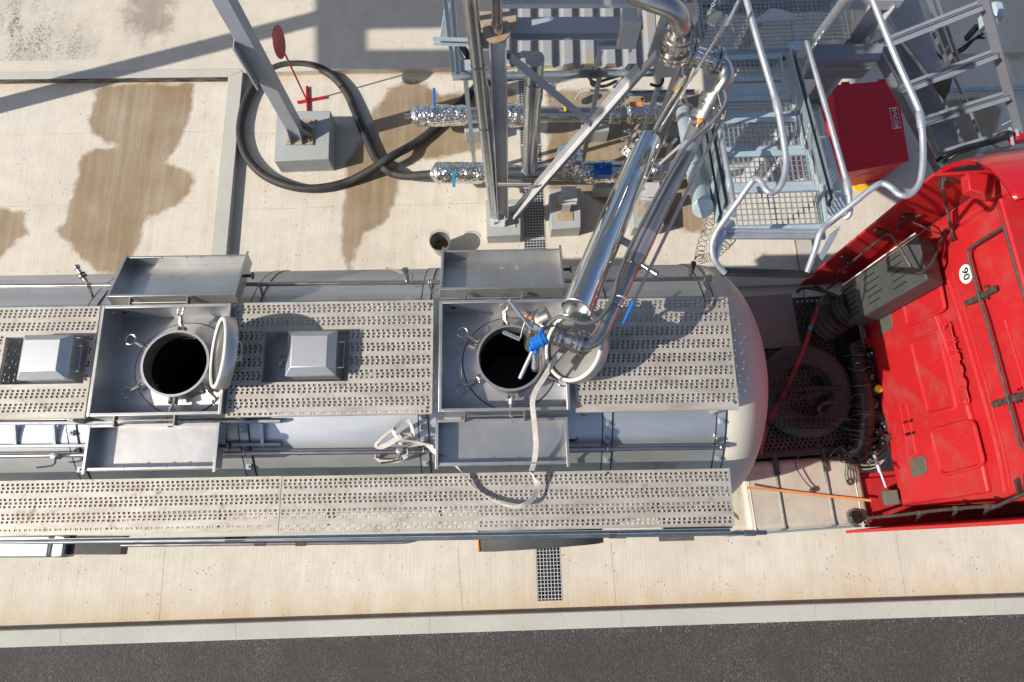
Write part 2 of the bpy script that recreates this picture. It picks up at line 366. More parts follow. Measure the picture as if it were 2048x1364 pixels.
def attrs(o, polys, z, grime=None, soft=1.0):
    me = o.data; off = wloc(o); P = [[tuple(at(u, v, z)[:2]) for u, v in pl] for pl in polys]
    a = me.attributes.new('wet', 'FLOAT', 'POINT'); g = me.attributes.new('grime', 'FLOAT', 'POINT'); va = []; ga = []; wa = []; aw_ = me.attributes.new('warm', 'FLOAT', 'POINT')
    for v in me.vertices:
        p = v.co+off
        d = -1.
        if abs(p.x) < 10 and -2 < p.y < 10:
            for pl in P: d = max(d, sdf(p, pl))
        va.append(max(-1, min(1, d*soft))); ga.append(grime(p) if grime else 0.); ya = YRD.l(p).y-ky[0]; wa.append(max(0., .75-ya/.55) if z == 0 and ya < .5 else (max(0., .6-abs(ya-(ny-ky[0]))/.25) if z == 0 else 0.))
    a.data.foreach_set('value', va); g.data.foreach_set('value', ga); aw_.data.foreach_set('value', wa)
ky = [YRD.loc(1024, 1227.5, .12).y, YRD.loc(1024, 1262, .12).y]      # kerb top along the road
ny = YRD.loc(800, 137, .10).y                                        # edge of the raised northern slab
dx0 = YRD.loc(1048, 480, 0).x; dx1 = dx0+.31
fx = sorted(set([round(-10+.08*i, 3) for i in range(251)]+[-40,-30,-22,-16,-12.5,12.5,16,22,30,40]))
fl = [x for x in fx if x < dx0]+[dx0]; fr_ = [dx1]+[x for x in fx if x > dx1]
fy = [ky[0]+(ny-ky[0])*i/110 for i in range(111)]
mb = MB(); sheet(mb, fl, fy, 0); sheet(mb, fr_, fy, 0)
mb.cur = 1
yS = ky[0]+.12
for a, b_ in (((dx0, 0), (dx0, -.3)), ((dx1, -.3), (dx1, 0))):
    mb.add([YRD.w(a[0], yS, a[1]), YRD.w(a[0], ny, a[1]), YRD.w(b_[0], ny, b_[1]), YRD.w(b_[0], yS, b_[1])], [(0,1,2,3)])
mb.add([YRD.w(dx0, yS, -.3), YRD.w(dx1, yS, -.3), YRD.w(dx1, ny, -.3), YRD.w(dx0, ny, -.3)], [(0,1,2,3)])
mb.cur = 0
mb.add([YRD.w(dx0, ky[0], 0), YRD.w(dx1, ky[0], 0), YRD.w(dx1, yS, 0), YRD.w(dx0, yS, 0), YRD.w(dx0, yS, -.3), YRD.w(dx1, yS, -.3)], [(0,1,2,3), (3,2,5,4)])
g = struct('ground', mb, ['concrete', 'pit'], sharp=0); attrs(g, WET, 0)
mb = MB(); mb.box(-40, 40, ny, ny+.3, -.25, .1, YRD); b2 = MB(); sheet(b2, fx, [ny+.3+.09*i for i in range(50)]+[ny+6, ny+12, ny+40], .1); mb.add(b2.v, b2.f)
g2 = struct('concrete_pavement', mb, 'concrete_rough', sharp=0)
gp = [at(60, 80, .1), at(10, 60, .1), at(115, 110, .1)]
attrs(g2, WETN, .1, lambda p: max(0, 1-min((p-q).length for q in gp)/.75)+(0.5*max(0, 1-(p-at(50, 20, .1)).length/1.2)), .25)
mb = MB(); mb.box(-40, 40, ky[1], ky[0], -.2, .12, YRD); kb = struct('kerb', mb, 'kerb', bevel=.012)
mb = MB(); sheet(mb, [-40, 40], [-40, ky[1]], .10); struct('road', mb, 'asphalt', sharp=0)
# kerbs that bound the bay on the left
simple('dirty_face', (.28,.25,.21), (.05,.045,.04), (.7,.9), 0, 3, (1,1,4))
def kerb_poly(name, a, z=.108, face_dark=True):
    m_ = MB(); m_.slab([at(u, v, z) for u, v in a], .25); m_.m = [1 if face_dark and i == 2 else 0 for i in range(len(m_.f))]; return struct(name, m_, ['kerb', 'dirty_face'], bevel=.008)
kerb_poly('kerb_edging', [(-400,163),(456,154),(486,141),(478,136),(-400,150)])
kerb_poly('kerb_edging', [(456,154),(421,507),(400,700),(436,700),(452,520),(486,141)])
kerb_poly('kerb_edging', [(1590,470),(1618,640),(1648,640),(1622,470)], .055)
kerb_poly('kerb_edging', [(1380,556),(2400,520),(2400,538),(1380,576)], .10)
# joints between the slabs
def joint(a, b_, w_=.004, z=.0015, zz=0):
    A, B = at(*a, zz), at(*b_, zz); d = (B-A).normalized(); x = V((-d.y, d.x, 0)); mb_ = MB(); P = []; Q = []; n = 40
    for k in range(n+1):
        p = A.lerp(B, k/n)+x*noise.noise(V((k*.35, a[0]*.01, 0)))*.006; ww = w_*(.5+.5*abs(noise.noise(V((k*.8, 3, a[1]))))*2); P.append(p+x*ww/2+V((0,0,z))); Q.append(p-x*ww/2+V((0,0,z)))
    mb_.add(P+Q, [(k, k+1, n+2+k, n+1+k) for k in range(n)]); struct('slab_joint', mb_, 'joint_dirt', sharp=0)
simple('joint_dirt', (.22,.17,.11), (.32,.26,.19), (.8,.9), 0, 5)
for a, b_ in (((-300,276),(432,262)), ((455,268),(560,266)), ((640,262),(1040,256)), ((915,1090),(925,1224)), ((1222,1085),(1232,1214)), ((1790,1055),(1812,1198)), ((330,1100),(318,1240)), ((-300,420),(425,404)), ((1094,330),(1420,322)), ((455,420),(1040,404))): joint(a, b_, .005 if a[0] > 400 else .004)
for u in (120, 470, 858, 1242, 1630, 1990): joint((u, 1258-u*.0288), (u+2, 1291-u*.0288), .004, .0012, .12)
# drain gratings
def grating(mb, x0, x1, y0, y1, z, fr, px=.043, py=.043, t=.0023, h=.022, hy=.008):
    nx = max(1, round((x1-x0)/px)); ny_ = max(1, round((y1-y0)/py))
    for i in range(nx+1):
        x = x0+(x1-x0)*i/nx; mb.box(x-t, x+t, y0, y1, z-h, z, fr)
    for j in range(ny_+1):
        y = y0+(y1-y0)*j/ny_; tt = t*2.2 if j in (0, ny_) else t
        mb.box(x0, x1, y-tt, y+tt, z-hy-.0005, z-.0005, fr)
yb = YRD.loc(1098, 1213, 0).y
for k, (a, b_, lab) in enumerate(((yb, yb+1.0, 'galvanised drain grating beside the kerb at the foot of the truck'), (YRD.loc(1068, 500, 0).y-.35, YRD.loc(1068, 478, 0).y, 'galvanised drain grating half hidden by the open tank box lid'),
        (YRD.loc(1068, 476, 0).y, YRD.loc(1060, 375, 0).y, 'galvanised drain grating between the two nearest concrete blocks'), (YRD.loc(1060, 373, 0).y, YRD.loc(1055, 290, 0).y, 'galvanised drain grating under the lower foil-wrapped pipeline'),
        (YRD.loc(1055, 289, 0).y, YRD.loc(1050, 150, 0).y, 'galvanised drain grating under the upper foil-wrapped pipeline'))):
    mb = MB(); grating(mb, dx0+.008, dx1-.008, a+.004, b_-.004, -.004, YRD, t=.0036, h=.028, hy=.012); tag(obj('drain_grating', mb, 'zinc_light', sharp=0), lab, 'drain grating', 'gratings over the drain')
# ================================================================ TANK TRAILER
YC, ZC, RT = 1.33, 2.05, 1.215; XF = 1.84
def tz(y, off=0): return ZC+math.sqrt(max(.01, (RT+off)**2-(y-YC)**2))
def mh_pos(u, v): p = TRL.loc(u, v, 3.4); return p.x, p.y
MH = [mh_pos(352, 727), mh_pos(1021, 716)]
trailer = thing('tank_trailer', 'stainless steel tank trailer with perforated walkways and two open manholes', 'tank trailer', TRL.w(-2, YC, 0))
mb = MB(); NX, NS = 130, 96; X0 = -7.2
vs = [TRL.w(X0+(XF-X0)*i/NX, YC+RT*math.sin(2*math.pi*k/NS), ZC+RT*math.cos(2*math.pi*k/NS)) for i in range(NX+1) for k in range(NS)]
fs = []
for i in range(NX):
    for k in range(NS):
        q = (i*NS+k, i*NS+(k+1)%NS, (i+1)*NS+(k+1)%NS, (i+1)*NS+k); c = sum((vs[j] for j in q), V())/4; lc = TRL.l(c)
        if lc.z > ZC and any(math.hypot(lc.x-m[0], lc.y-m[1]) < .285 for m in MH): continue
        fs.append(q)
mb.add(vs, fs); obj('tank_shell', mb, 'stainless_tank', trailer)
mb = MB(); pr = [(0, RT)]+[(.645*t, RT*(max(0, 1-t**2.15))**.5) for t in [i/22 for i in range(1, 23)]]
mb.lathe(TRL.w(XF, YC, ZC), TRL.w(1, 0, 0), [(h, max(r, .001)) for h, r in pr], 96, (False, False)); obj('front_dome', mb, 'cream', trailer, sharp=0)
mb = MB(); mb.lathe(TRL.w(X0, YC, ZC), TRL.w(-1, 0, 0), [(h*.6, max(r, .001)) for h, r in pr], 64, (False, False)); obj('rear_dome', mb, 'stainless_tank', trailer, sharp=0)
for u in (150, 490, 848, 1215, 1442):          # bands round the shell
    x = TRL.loc(u, 870, 3.1).x
    mb = MB(); mb.lathe(TRL.w(x-.036, YC, ZC), TRL.w(1, 0, 0), [(0, RT-.002), (0, RT+.007), (.072, RT+.007), (.072, RT-.002)], 96, (False, False)); b_ = obj('clamp_band', mb, 'stainless_tank', trailer)
    for q in (-.045, .038): mb = MB(); mb.lathe(TRL.w(x+q, YC, ZC), TRL.w(1, 0, 0), [(0, RT-.002), (0, RT+.008), (.008, RT+.008), (.008, RT-.002)], 96, (False, False)); obj('band_gasket', mb, 'black', b_)
    for y in (.51, .80):
        mb = MB(); z = tz(y, .006); mb.box(x-.02, x+.024, y-.035, y+.01, z-.01, z+.02, TRL); mb.lathe(TRL.w(x, y-.015, z+.018), (0,0,1), [(0,.012),(.012,.012)], 6); obj('band_bracket', mb, 'galv', b_)
mb = MB()
for mx, my in MH:     # pad and neck
    pass
for n_, (mx, my) in enumerate(MH):
    mh = MB(); ring = []
    for rr in (.262, .40):
        for k in range(64):
            a = 2*math.pi*k/64; x, y = mx+rr*math.cos(a), my+rr*math.sin(a); ring.append(TRL.w(x, y, tz(y, .010)))
    ring2 = [TRL.w(mx+.403*math.cos(2*math.pi*k/64), my+.403*math.sin(2*math.pi*k/64), tz(my+.403*math.sin(2*math.pi*k/64), -.02)) for k in range(64)]
    mh.add(ring+ring2, [(k, (k+1)%64, (k+1)%64+64, k+64) for k in range(64)]+[(k+64, (k+1)%64+64, (k+1)%64+128, k+128) for k in range(64)])
    mh.lathe(TRL.w(mx, my, 3.10), (0,0,1), [(0, .275), (.295, .275), (.295, .282), (.32, .282), (.32, .262), (.0, .262)], 64, (False, False))
    nk = obj('manhole_neck', mh, 'stainless', trailer)
    mb = MB(); mb.tube([TRL.w(mx+.405*math.cos(2*math.pi*k/64), my+.405*math.sin(2*math.pi*k/64), tz(my+.405*math.sin(2*math.pi*k/64), .004)) for k in range(65)], .004, 6, False); obj('pad_seam', mb, 'black', nk)
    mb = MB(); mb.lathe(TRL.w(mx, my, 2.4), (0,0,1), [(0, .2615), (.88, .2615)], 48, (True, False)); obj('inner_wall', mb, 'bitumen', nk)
    ang = [92, 152, 208, 266, 318, 25] if n_ == 0 else [96, 150, 210, 270, 335, 25]
    for k, a in enumerate(ang):
        a = math.radians(a); d = V((math.cos(a), math.sin(a), 0)); s_ = V((-d.y, d.x, 0)); c = V((mx, my, 3.335))
        W = lambda p: TRL.w(p.x, p.y, p.z)
        mb = MB()
        for q in (-.022, .022): mb.hexa([W(c+d*e+s_*(q+g_)+V((0,0,h))) for h in (-.03, .035) for e, g_ in ((.276,-.005),(.33,-.005),(.33,.005),(.276,.005))])
        mb.tube([W(c+d*.315+s_*-.032), W(c+d*.315+s_*.032)], .011, 8)
        up_ = .34 if k in (0, 1) else -.05; L_ = .12
        t_ = (d*math.cos(up_)+V((0,0,math.sin(up_)))).normalized(); p0 = c+d*.315
        mb.tube([W(p0), W(p0+t_*L_)], .014, 8); mb.lathe(W(p0+t_*.04), W(t_), [(0,.027),(.03,.027),(.03,.022),(.07,.020)], 8)
        rc = p0+t_*(L_+.035); nn = (V((0,0,1)) if k in (1, 2) else (s_*.6+V((0,0,1))*.8) if k != 3 else (s_+V((0,0,.2)))).normalized()
        mb.torus(W(rc), W(nn), .043, .0075, 28, 8)
        if (n_, k) not in ((0, 5), (1, 5)): obj('swing_bolt', mb, 'pipe_steel', nk)
    # lid, standing open on its hinge
    th = math.radians(33 if n_ == 0 else 47)
    nrm = V((-math.cos(th), 0, math.sin(th))); axv = V((math.sin(th), 0, math.cos(th)))
    pc = TRL.loc(437, 705, 3.68) if n_ == 0 else TRL.loc(1146, 692, 3.68)
    nw = TRL.w(*nrm); pw = TRL.w(*pc)
    mb = MB(); mb.lathe(pw, nw, [(0, .288), (-.008, .292), (-.075, .292), (-.085, .285), (-.105, .15), (-.11, .01)], 64, (False, False))
    ld = obj('manhole_lid', mb, 'stainless', nk)
    mb = MB(); mb.lathe(pw, nw, [(0, .288), (0, .262), (-.02, .258), (-.03, .25), (-.012, .12), (-.01, .001)], 64, (False, False)); obj('lid_inner', mb, 'shaded_steel', ld)
    mb = MB(); mb.torus(pw+nw*.002, nw, .272, .014, 56, 6); obj('lid_gasket', mb, 'white', ld)
    aw = TRL.w(*axv); yw = TRL.w(0, 1, 0); hc = pw-nw*.085+aw*.12
    mb = MB(); mb.tube(smooth([hc-nw*0+yw*.075, hc-nw*.045+yw*.07, hc-nw*.06, hc-nw*.045-yw*.07, hc-yw*.075], 5), .008, 8); obj('lid_handle', mb, 'pipe_steel', ld)
    mb = MB()
    for q in (-.09, .09): mb.bar(pw-aw*.30-nw*.05+yw*q, TRL.w(mx+.30, my+q*.9, 3.34), .012, .035, yw)
    mb.tube([pw-aw*.29-nw*.05-yw*.12, pw-aw*.29-nw*.05+yw*.12], .014, 8)
    if n_ == 0: mb.tube([pw-nw*.1-yw*.02-aw*.05, pw-nw*.19-yw*.02-aw*.05], .022, 12)
    obj('lid_hinge', mb, 'pipe_steel', ld)
mb = MB(); mb.box(-6, 1.7, .5, 2.15, 2.3, 2.36, TRL); obj('tank_contents', mb, 'bitumen', trailer)
# boxes round the manholes
def corners(px, z): return [TRL.loc(u, v, z) for u, v in px]
for n_, (x0, x1, y0, y1) in enumerate(((-3.36, -2.30, .872, 1.79), (-.567, .475, .860, 1.782))):
    mb = MB(); t = .012; e = .022; zb = 3.06
    def wall(a0, a1, b0, b1): mb.box(a0, a1, b0, b1, zb, 3.5, TRL)
    wall(x0, x0+t, y0, y1); wall(x1-t, x1, y0, y1); wall(x0+t, x1-t, y0, y0+t); wall(x0+t, x1-t, y1-t, y1)
    cb = obj('manhole_coaming', mb, 'stainless', trailer, bevel=.002)
    mb = MB()
    mb.box(x0-.004, x0+e, y0-.004, y1+.004, 3.501, 3.515, TRL); mb.box(x1-e, x1+.004, y0-.004, y1+.004, 3.501, 3.515, TRL)
    mb.box(x0+e, x1-e, y0-.004, y0+e, 3.501, 3.514, TRL); mb.box(x0+e, x1-e, y1-e, y1+.004, 3.501, 3.514, TRL); obj('coaming_rim', mb, 'stainless', cb, bevel=.003)
    for yy, s_ in ((y1+.035, 1), (y0-.035, -1)):
        mb = MB(); xa, xb = (x0+.20, x0+.68)
        mb.tube([TRL.w(xa, yy, 3.47), TRL.w(xb, yy, 3.47)], .006, 8)
        for xx in (xa, xb): mb.box(xx-.006, xx+.006, yy-.045, yy+.045, 3.43, 3.485, TRL)
        obj('lid_hinge_rod', mb, 'stainless_dark', cb)
    mb = MB(); a = TRL.w(x0+.07, y1-t-.003, 3.36); mb.lathe(TRL.w(x0+.10, y1-t-.002, 3.36), TRL.w(0,-1,0), [(0,.0),(0,.022),(.003,.022),(.003,0)], 16, (False, False)); obj('drain_hole', mb, 'black', cb)
    if n_ == 1:
        mb = MB(); zz = tz(1.3, .012); mb.box(x0+.135, x0+.165, 1.13, 1.32, zz-.02, zz, TRL); obj('slotted_bar', mb, 'stainless', cb, bevel=.004)
# open box lids lying on both sides
def tray(x0, x1, ya, za, yb, zb_, h=.12, skew=0):
    d = V((0, yb-ya, zb_-za)).normalized(); n = V((0, -d.z, d.y)); n = n if n.z > 0 else -n; L_ = math.hypot(yb-ya, zb_-za); mb = MB()
    def P(x, s_, h_): q = V((x+skew*s_/L_, ya, za))+d*s_+n*h_; return TRL.w(q.x, q.y, q.z)
    def bx(xa, xb, sa, sb, ha, hb): mb.hexa([P(xa,sa,ha),P(xb,sa,ha),P(xb,sb,ha),P(xa,sb,ha),P(xa,sa,hb),P(xb,sa,hb),P(xb,sb,hb),P(xa,sb,hb)])
    t = .004; bx(x0, x1, 0, L_, -h, -h+t)
    e = .020
    bx(x0, x0+t, 0, L_, -h+t, 0); bx(x1-t, x1, 0, L_, -h+t, 0); bx(x0+t, x1-t, 0, t, -h+t, 0); bx(x0+t, x1-t, L_-t, L_, -h+t, -.012)
    bx(x0-.002, x0+e, -.002, L_+.03, .0005, .006); bx(x1-e, x1+.002, -.002, L_+.03, .0005, .006); bx(x0+e, x1-e, -.002, e, .0005, .0055)
    bx(x0+e, x1-e, L_-e, L_, -.0115, -.006)
    return mb
for args, u in (((-3.37, -2.29, 1.885, 3.46, 2.33, 3.27), 0), ((-.575, .475, 1.90, 3.46, 2.33, 3.29), 0),
                ((-3.385, -2.335, .812, 3.43, .452, 3.43), 1), ((-.597, .462, .804, 3.43, .444, 3.43), 1)):
    nm = {(-3.37): 'skew'}.get(args[0]); mb = tray(*args)
    bl = obj('box_lid', mb, 'stainless', trailer, bevel=.0015)
    x0, x1, ya, za, yb_, zb_ = args
    mb = MB()
    for f_ in (.30, .50, .62, .86):
        x = x0+(x1-x0)*f_; p = V((x, yb_-(.02 if u == 0 else -.02), zb_-.01)); mb.lathe(TRL.w(*p), (0,0,1), [(0,.008),(.012,.006)], 6)
    obj('rivet', mb, 'bolt', bl)
    mb = MB()
    xe = x1+.03; ym = (ya+yb_)/2
    mb.tube([TRL.w(x1, ym, (za+zb_)/2-.05), TRL.w(xe+.02, ym, (za+zb_)/2-.05)], .014, 8); mb.lathe(TRL.w(xe+.0, ym, (za+zb_)/2-.05), TRL.w(1,0,0), [(0,.014),(.035,.014),(.04,.032),(.048,.032)], 12)
    obj('rubber_catch', mb, 'black', bl)
# walkways
def perf(name, x0, x1, y0, y1, z, rows, cut=None, px=.041, hole=.0195, lip=.035, x_off=.03, fr=TRL, mat='tread_plate', parent=None, stag=.33, tooth=True):
    mb = MB(); hy = hole*.95
    rows = sorted(r for r in rows if y0+.012 < r < y1-.012)
    n = int((x1-x0-2*x_off)/px); px = (x1-x0-2*x_off)/n
    def inside(xa, xb, ya, yb2): return cut and xa < cut[1]-.001 and xb > cut[0]+.001 and ya < cut[3]-.001 and yb2 > cut[2]+.001
    def quad(xa, xb, ya, yb2):
        if xb-xa < 1e-5 or yb2-ya < 1e-5: return
        if inside(xa, xb, ya, yb2):
            parts = []
            if ya < cut[2]: parts.append((xa, xb, ya, cut[2])); ya = cut[2]
            if yb2 > cut[3]: parts.append((xa, xb, cut[3], yb2)); yb2 = cut[3]
            if xa < cut[0]: parts.append((xa, cut[0], ya, yb2))
            if xb > cut[1]: parts.append((cut[1], xb, ya, yb2))
            for q in parts: quad(*q)
            return
        mb.add([fr.w(xa,ya,z),fr.w(xb,ya,z),fr.w(xb,yb2,z),fr.w(xa,yb2,z)], [(0,1,2,3)])
    yy = y0
    for j, r in enumerate(rows):
        quad(x0, x1, yy, r-hy/2); xx = x0; sh = (j%3-1)*px*stag*.35
        for i in range(n+1):
            c = x0+x_off+px*i+sh
            if c-hole/2 < x0+.008 or c+hole/2 > x1-.008 or inside(c-hole/2-.008, c+hole/2+.008, r-hy/2-.006, r+hy/2+.006): continue
            quad(xx, c-hole/2, r-hy/2, r+hy/2); xx = c+hole/2
            if tooth:   # raised tooth on the edge of the hole
                s_ = -1 if (i+j)%2 else 1; a = c+s_*hole/2; h_ = .0045; a2 = a+s_*.007
                mb.add([fr.w(a,r-hy/2,z+.0002),fr.w(a,r+hy/2,z+.0002),fr.w(a-s_*.003,r,z+h_),fr.w(a2,r,z+.0002)], [(0,1,2),(0,2,3),(1,3,2)])
            mb.cur = 1
            mb.add([fr.w(c-hole/2,r-hy/2,z),fr.w(c+hole/2,r-hy/2,z),fr.w(c+hole/2,r+hy/2,z),fr.w(c-hole/2,r+hy/2,z),fr.w(c-hole/2,r-hy/2,z-.012),fr.w(c+hole/2,r-hy/2,z-.012),fr.w(c+hole/2,r+hy/2,z-.012),fr.w(c-hole/2,r+hy/2,z-.012)], [(0,1,5,4),(1,2,6,5),(2,3,7,6),(3,0,4,7)]); mb.cur = 0
        quad(xx, x1, r-hy/2, r+hy/2); yy = r+hy/2
    quad(x0, x1, yy, y1)
    def edge(xa, ya, xb, yb2, dx, dy, lp=lip):
        mb.hexa([fr.w(xa,ya,z-lp),fr.w(xb,yb2,z-lp),fr.w(xb+dx,yb2+dy,z-lp),fr.w(xa+dx,ya+dy,z-lp),fr.w(xa,ya,z+.001),fr.w(xb,yb2,z+.001),fr.w(xb+dx,yb2+dy,z+.001),fr.w(xa+dx,ya+dy,z+.001)])
    t = .004
    edge(x0-t, y0, x0-t, y1, t, 0); edge(x1, y0, x1, y1, t, 0); edge(x0-t, y0-t, x1+t, y0-t, 0, t); edge(x0-t, y1, x1+t, y1, 0, t)
    if cut:
        a, b2, c, d = cut
        edge(a, c, a, d, -t, 0); edge(b2, c, b2, d, t, 0); edge(a, c, b2, c, 0, -t); edge(a, d, b2, d, 0, t)
    return obj(name, mb, [mat, 'hole_wall'], parent or trailer, sharp=0)
def grp(y0, y1, pitch=.1135, sp=.0262, first=.028):
    o = []; y = y1-first
    while y > y0: o += [y, y-sp, y-2*sp]; y -= pitch
    return o
ZW = 3.45
perf('walkway_panel', -2.285, -.632, .856, 1.81, ZW, grp(.85, 1.81), cut=(-2.021, -1.316, 1.132, 1.56))
perf('walkway_panel', .535, 1.84, .848, 1.793, ZW, grp(.84, 1.793))
perf('walkway_panel', -5.1, -3.42, .87, 1.805, ZW, grp(.86, 1.805), cut=(-4.16, -3.467, 1.15, 1.549))
ZS = 3.15
perf('side_walkway', -6.2, -1.9, -.035, .397, ZS, grp(-.1, .397, .121, .0285, .030))
perf('side_walkway', -1.897, 1.808, -.06, .3945, ZS, grp(-.12, .3945, .121, .0285, .030))
for x in (-2.2, -.72, .62, 1.72, -3.55, -4.6):
    for y in (.88, 1.77): mb = MB(); mb.box(x-.02, x+.02, y-.03, y+.03, 3.1, ZW-.037, TRL); obj('walkway_bracket', mb, 'stainless_dark', trailer)
for x in [-6+.9*i for i in range(9)]:
    mb = MB(); mb.bar(TRL.w(x, .30, 2.55), TRL.w(x, .02, 3.1), .03, .03); mb.bar(TRL.w(x, .38, ZS-.05), TRL.w(x, .0, ZS-.05), .03, .03); obj('walkway_bracket', mb, 'stainless_dark', trailer)
mb = MB(); mb.box(-6.2, 1.80, .36, .39, 3.02, 3.11, TRL); obj('walkway_rail', mb, 'stainless_dark', trailer)
for px_ in ((478, 620), (862, 609), (855, 815), (474, 817), (228, 625), (96, 820), (1470, 805), (1160, 812), (1456, 606), (1215, 946), (850, 955), (497, 962), (136, 966)):
    zz = ZW if px_[1] < 900 else ZS; p = at(*px_, zz); mb = MB(); mb.lathe(p, (0,0,1), [(0,.013),(.003,.013),(.003,.007),(.009,.007)], 8); obj('walkway_bolt', mb, 'bolt', trailer)
# relief valve hoods
for n_, (u, v) in enumerate(((618, 702), (80, 710))):
    c = TRL.loc(u, v, 3.64); cx_, cy_ = c.x, c.y
    mb = MB(); hx, hy = .142, .128; bx_, by_ = .20, .185; zt, zm, zb2 = 3.64, 3.575, 3.44
    tp = [(-hx,-hy),(hx,-hy),(hx,hy),(-hx,hy)]; bt = [(-bx_,-by_),(bx_,-by_),(bx_,by_),(-bx_,by_)]
    mb.add([TRL.w(cx_+x, cy_+y, zt) for x, y in tp]+[TRL.w(cx_+x, cy_+y, zm) for x, y in bt]+[TRL.w(cx_+x, cy_+y, zm-.03) for x, y in bt]+[TRL.w(cx_+x*.94, cy_+y*.94, zm-.03) for x, y in bt]+[TRL.w(cx_+x*.94, cy_+y*.94, zb2-.15) for x, y in bt],
        [(0,1,2,3)]+[(a+k*4, (a+1)%4+k*4, (a+1)%4+(k+1)*4, a+(k+1)*4) for k in range(4) for a in range(4)])
    hd = obj('relief_valve_hood', mb, 'stainless_tank', trailer, bevel=.004)
    mb = MB(); xh = cx_+bx_+.05
    mb.tube([TRL.w(cx_+bx_-.02, cy_+.10, zm-.05), TRL.w(xh, cy_+.10, zm-.05), TRL.w(xh, cy_-.11, zm-.05), TRL.w(cx_+bx_-.02, cy_-.11, zm-.05)], .007, 8); obj('hood_handle', mb, 'chrome', hd)
    mb = MB(); xw = cx_-bx_; mb.lathe(TRL.w(xw-.13, cy_-.02, 3.27), (0,0,1), [(0,.03),(.05,.03),(.05,.02),(.07,.022),(.075,.012)], 14); mb.tube(smooth([TRL.w(xw-.17, cy_+.05, 3.28), TRL.w(xw-.05, cy_+.05, 3.29), TRL.w(xw-.03, cy_-.03, 3.29), TRL.w(xw-.13, cy_-.02, 3.31)], 4), .006, 6)
    mb.box(xw-.045, xw-.02, cy_-.06, cy_+.07, 3.26, 3.33, TRL); obj('vent_fitting', mb, 'zinc', hd)
    mb = MB(); mb.box(cx_-.42, cx_+.38, 1.02, 1.60, 3.235, 3.26, TRL); obj('hood_base_plate', mb, 'stainless_tank', hd)
# pipes along the tank
def rail_z(y, extra): return tz(y)+extra
def along(pxs, z): return [at(u, v, z) for u, v in pxs]
mb = MB(); mb.tube(along([(-300,575),(180,571),(850,565),(1415,557)], 3.1), .021, 14)
vp = obj('vapour_pipe', mb, 'pipe_steel', trailer)
for u, v in ((178,571),(520,568),(858,564),(1408,557)):
    mb = MB(); p = at(u, v, 3.1); mb.torus(p, TRL.w(1,0,0), .024, .006, 16, 6); mb.torus(p+TRL.w(.02,0,0), TRL.w(1,0,0), .023, .005, 16, 6); mb.bar(p, at(u+6, v+24, tz(TRL.loc(u, v+24, 3.0).y)), .018, .03); obj('pipe_clamp', mb, 'pipe_steel', vp)
mb = MB(); p = at(1412, 557, 3.1); mb.lathe(p, TRL.w(1,0,0), [(0,.028),(.02,.03),(.02,.036),(.045,.036),(.05,.03)], 16); obj('pipe_end_cap', mb, 'rust_plate', vp)
def valve(u, v, kind):
    p = at(u, v, 3.1); mb = MB()
    if kind == 'a':
        d = V((-.45,.75,.35)).normalized(); mb.tube([p, p+d*.06], .014, 10); mb.lathe(p+d*.05, d, [(0,.02),(.04,.02),(.045,.036),(.06,.036),(.065,.018),(.12,.018),(.13,.028),(.15,.028),(.16,.012)], 16)
        o = obj('breather_valve', mb, 'pipe_steel', trailer)
        mb = MB(); mb.lathe(p+d*.085, d, [(0,.034),(.04,.034)], 14); obj('valve_collar', mb, 'black_metal', o)
    elif kind == 'b':
        d = V((0,.35,.94)); mb.tube([p, p+V((0,.03,.05))], .015, 10); mb.lathe(p+V((0,.025,.04)), V((0,.25,1)), [(0,.02),(.03,.022),(.10,.022),(.105,.032),(.13,.032),(.135,.02)], 16)
        mb.tube(smooth([p+V((.03,.02,.17)), p+V((.06,.04,.12)), p+V((.05,-.02,.06)), p+V((.10,-.05,.03)), p+V((.13,-.02,.02))], 5), .003, 6)
        o = obj('ball_valve', mb, 'pipe_steel', trailer)
        mb = MB(); q = p+V((-.02,.04,.12)); mb.bar(q, q+V((-.08,.035,0)), .02, .006); mb.bar(q+V((-.07,.03,0)), q+V((-.16,.055,.0)), .016, .012); obj('valve_lever', mb, 'rust_plate', o)
    elif kind == 'c':
        mb.lathe(p, V((0,.15,1)), [(0,.022),(.04,.024),(.06,.03),(.085,.030),(.09,.016)], 18); o = obj('ball_valve', mb, 'stainless', trailer)
        mb = MB(); q = p+V((-.03,-.04,.03)); mb.tube(smooth([p+V((0,-.02,.05)), q+V((0,-.03,0)), q+V((-.13,-.05,0))], 4), .008, 8); obj('valve_lever', mb, 'black_metal', o)
    return o
valve(178, 571, 'a'); valve(815, 565, 'b'); 
p = at(1378, 557, 3.1); mb = MB(); mb.tube([p, p+V((0,.0,.06))], .014, 10); mb.lathe(p+V((0,.02,.03)), V((.05,.45,.88)), [(0,.018),(.03,.018),(.035,.024),(.15,.024),(.155,.018)], 16); obj('breather_valve', mb, 'black_metal', trailer)
mb = MB(); mb.tube(along([(-300,916),(130,910),(800,903),(1450,894)], 3.1), .0215, 14)
vp = obj('air_pipe', mb, 'pipe_steel', trailer)
for u, v in ((490,906),(1215,897),(1440,894),(848,901)):
    mb = MB(); p = at(u, v, 3.1); mb.torus(p, TRL.w(1,0,0), .024, .006, 16, 6); mb.bar(p, TRL.w(TRL.l(p).x, .60, tz(.60)-.01), .02, .03); mb.lathe(p-V((0,0,.03))+V((0,.06,0)), (0,0,1), [(0,.02),(.045,.02)], 8); obj('pipe_clamp', mb, 'pipe_steel', vp)
valve(120, 914, 'c'); valve(802, 905, 'c')
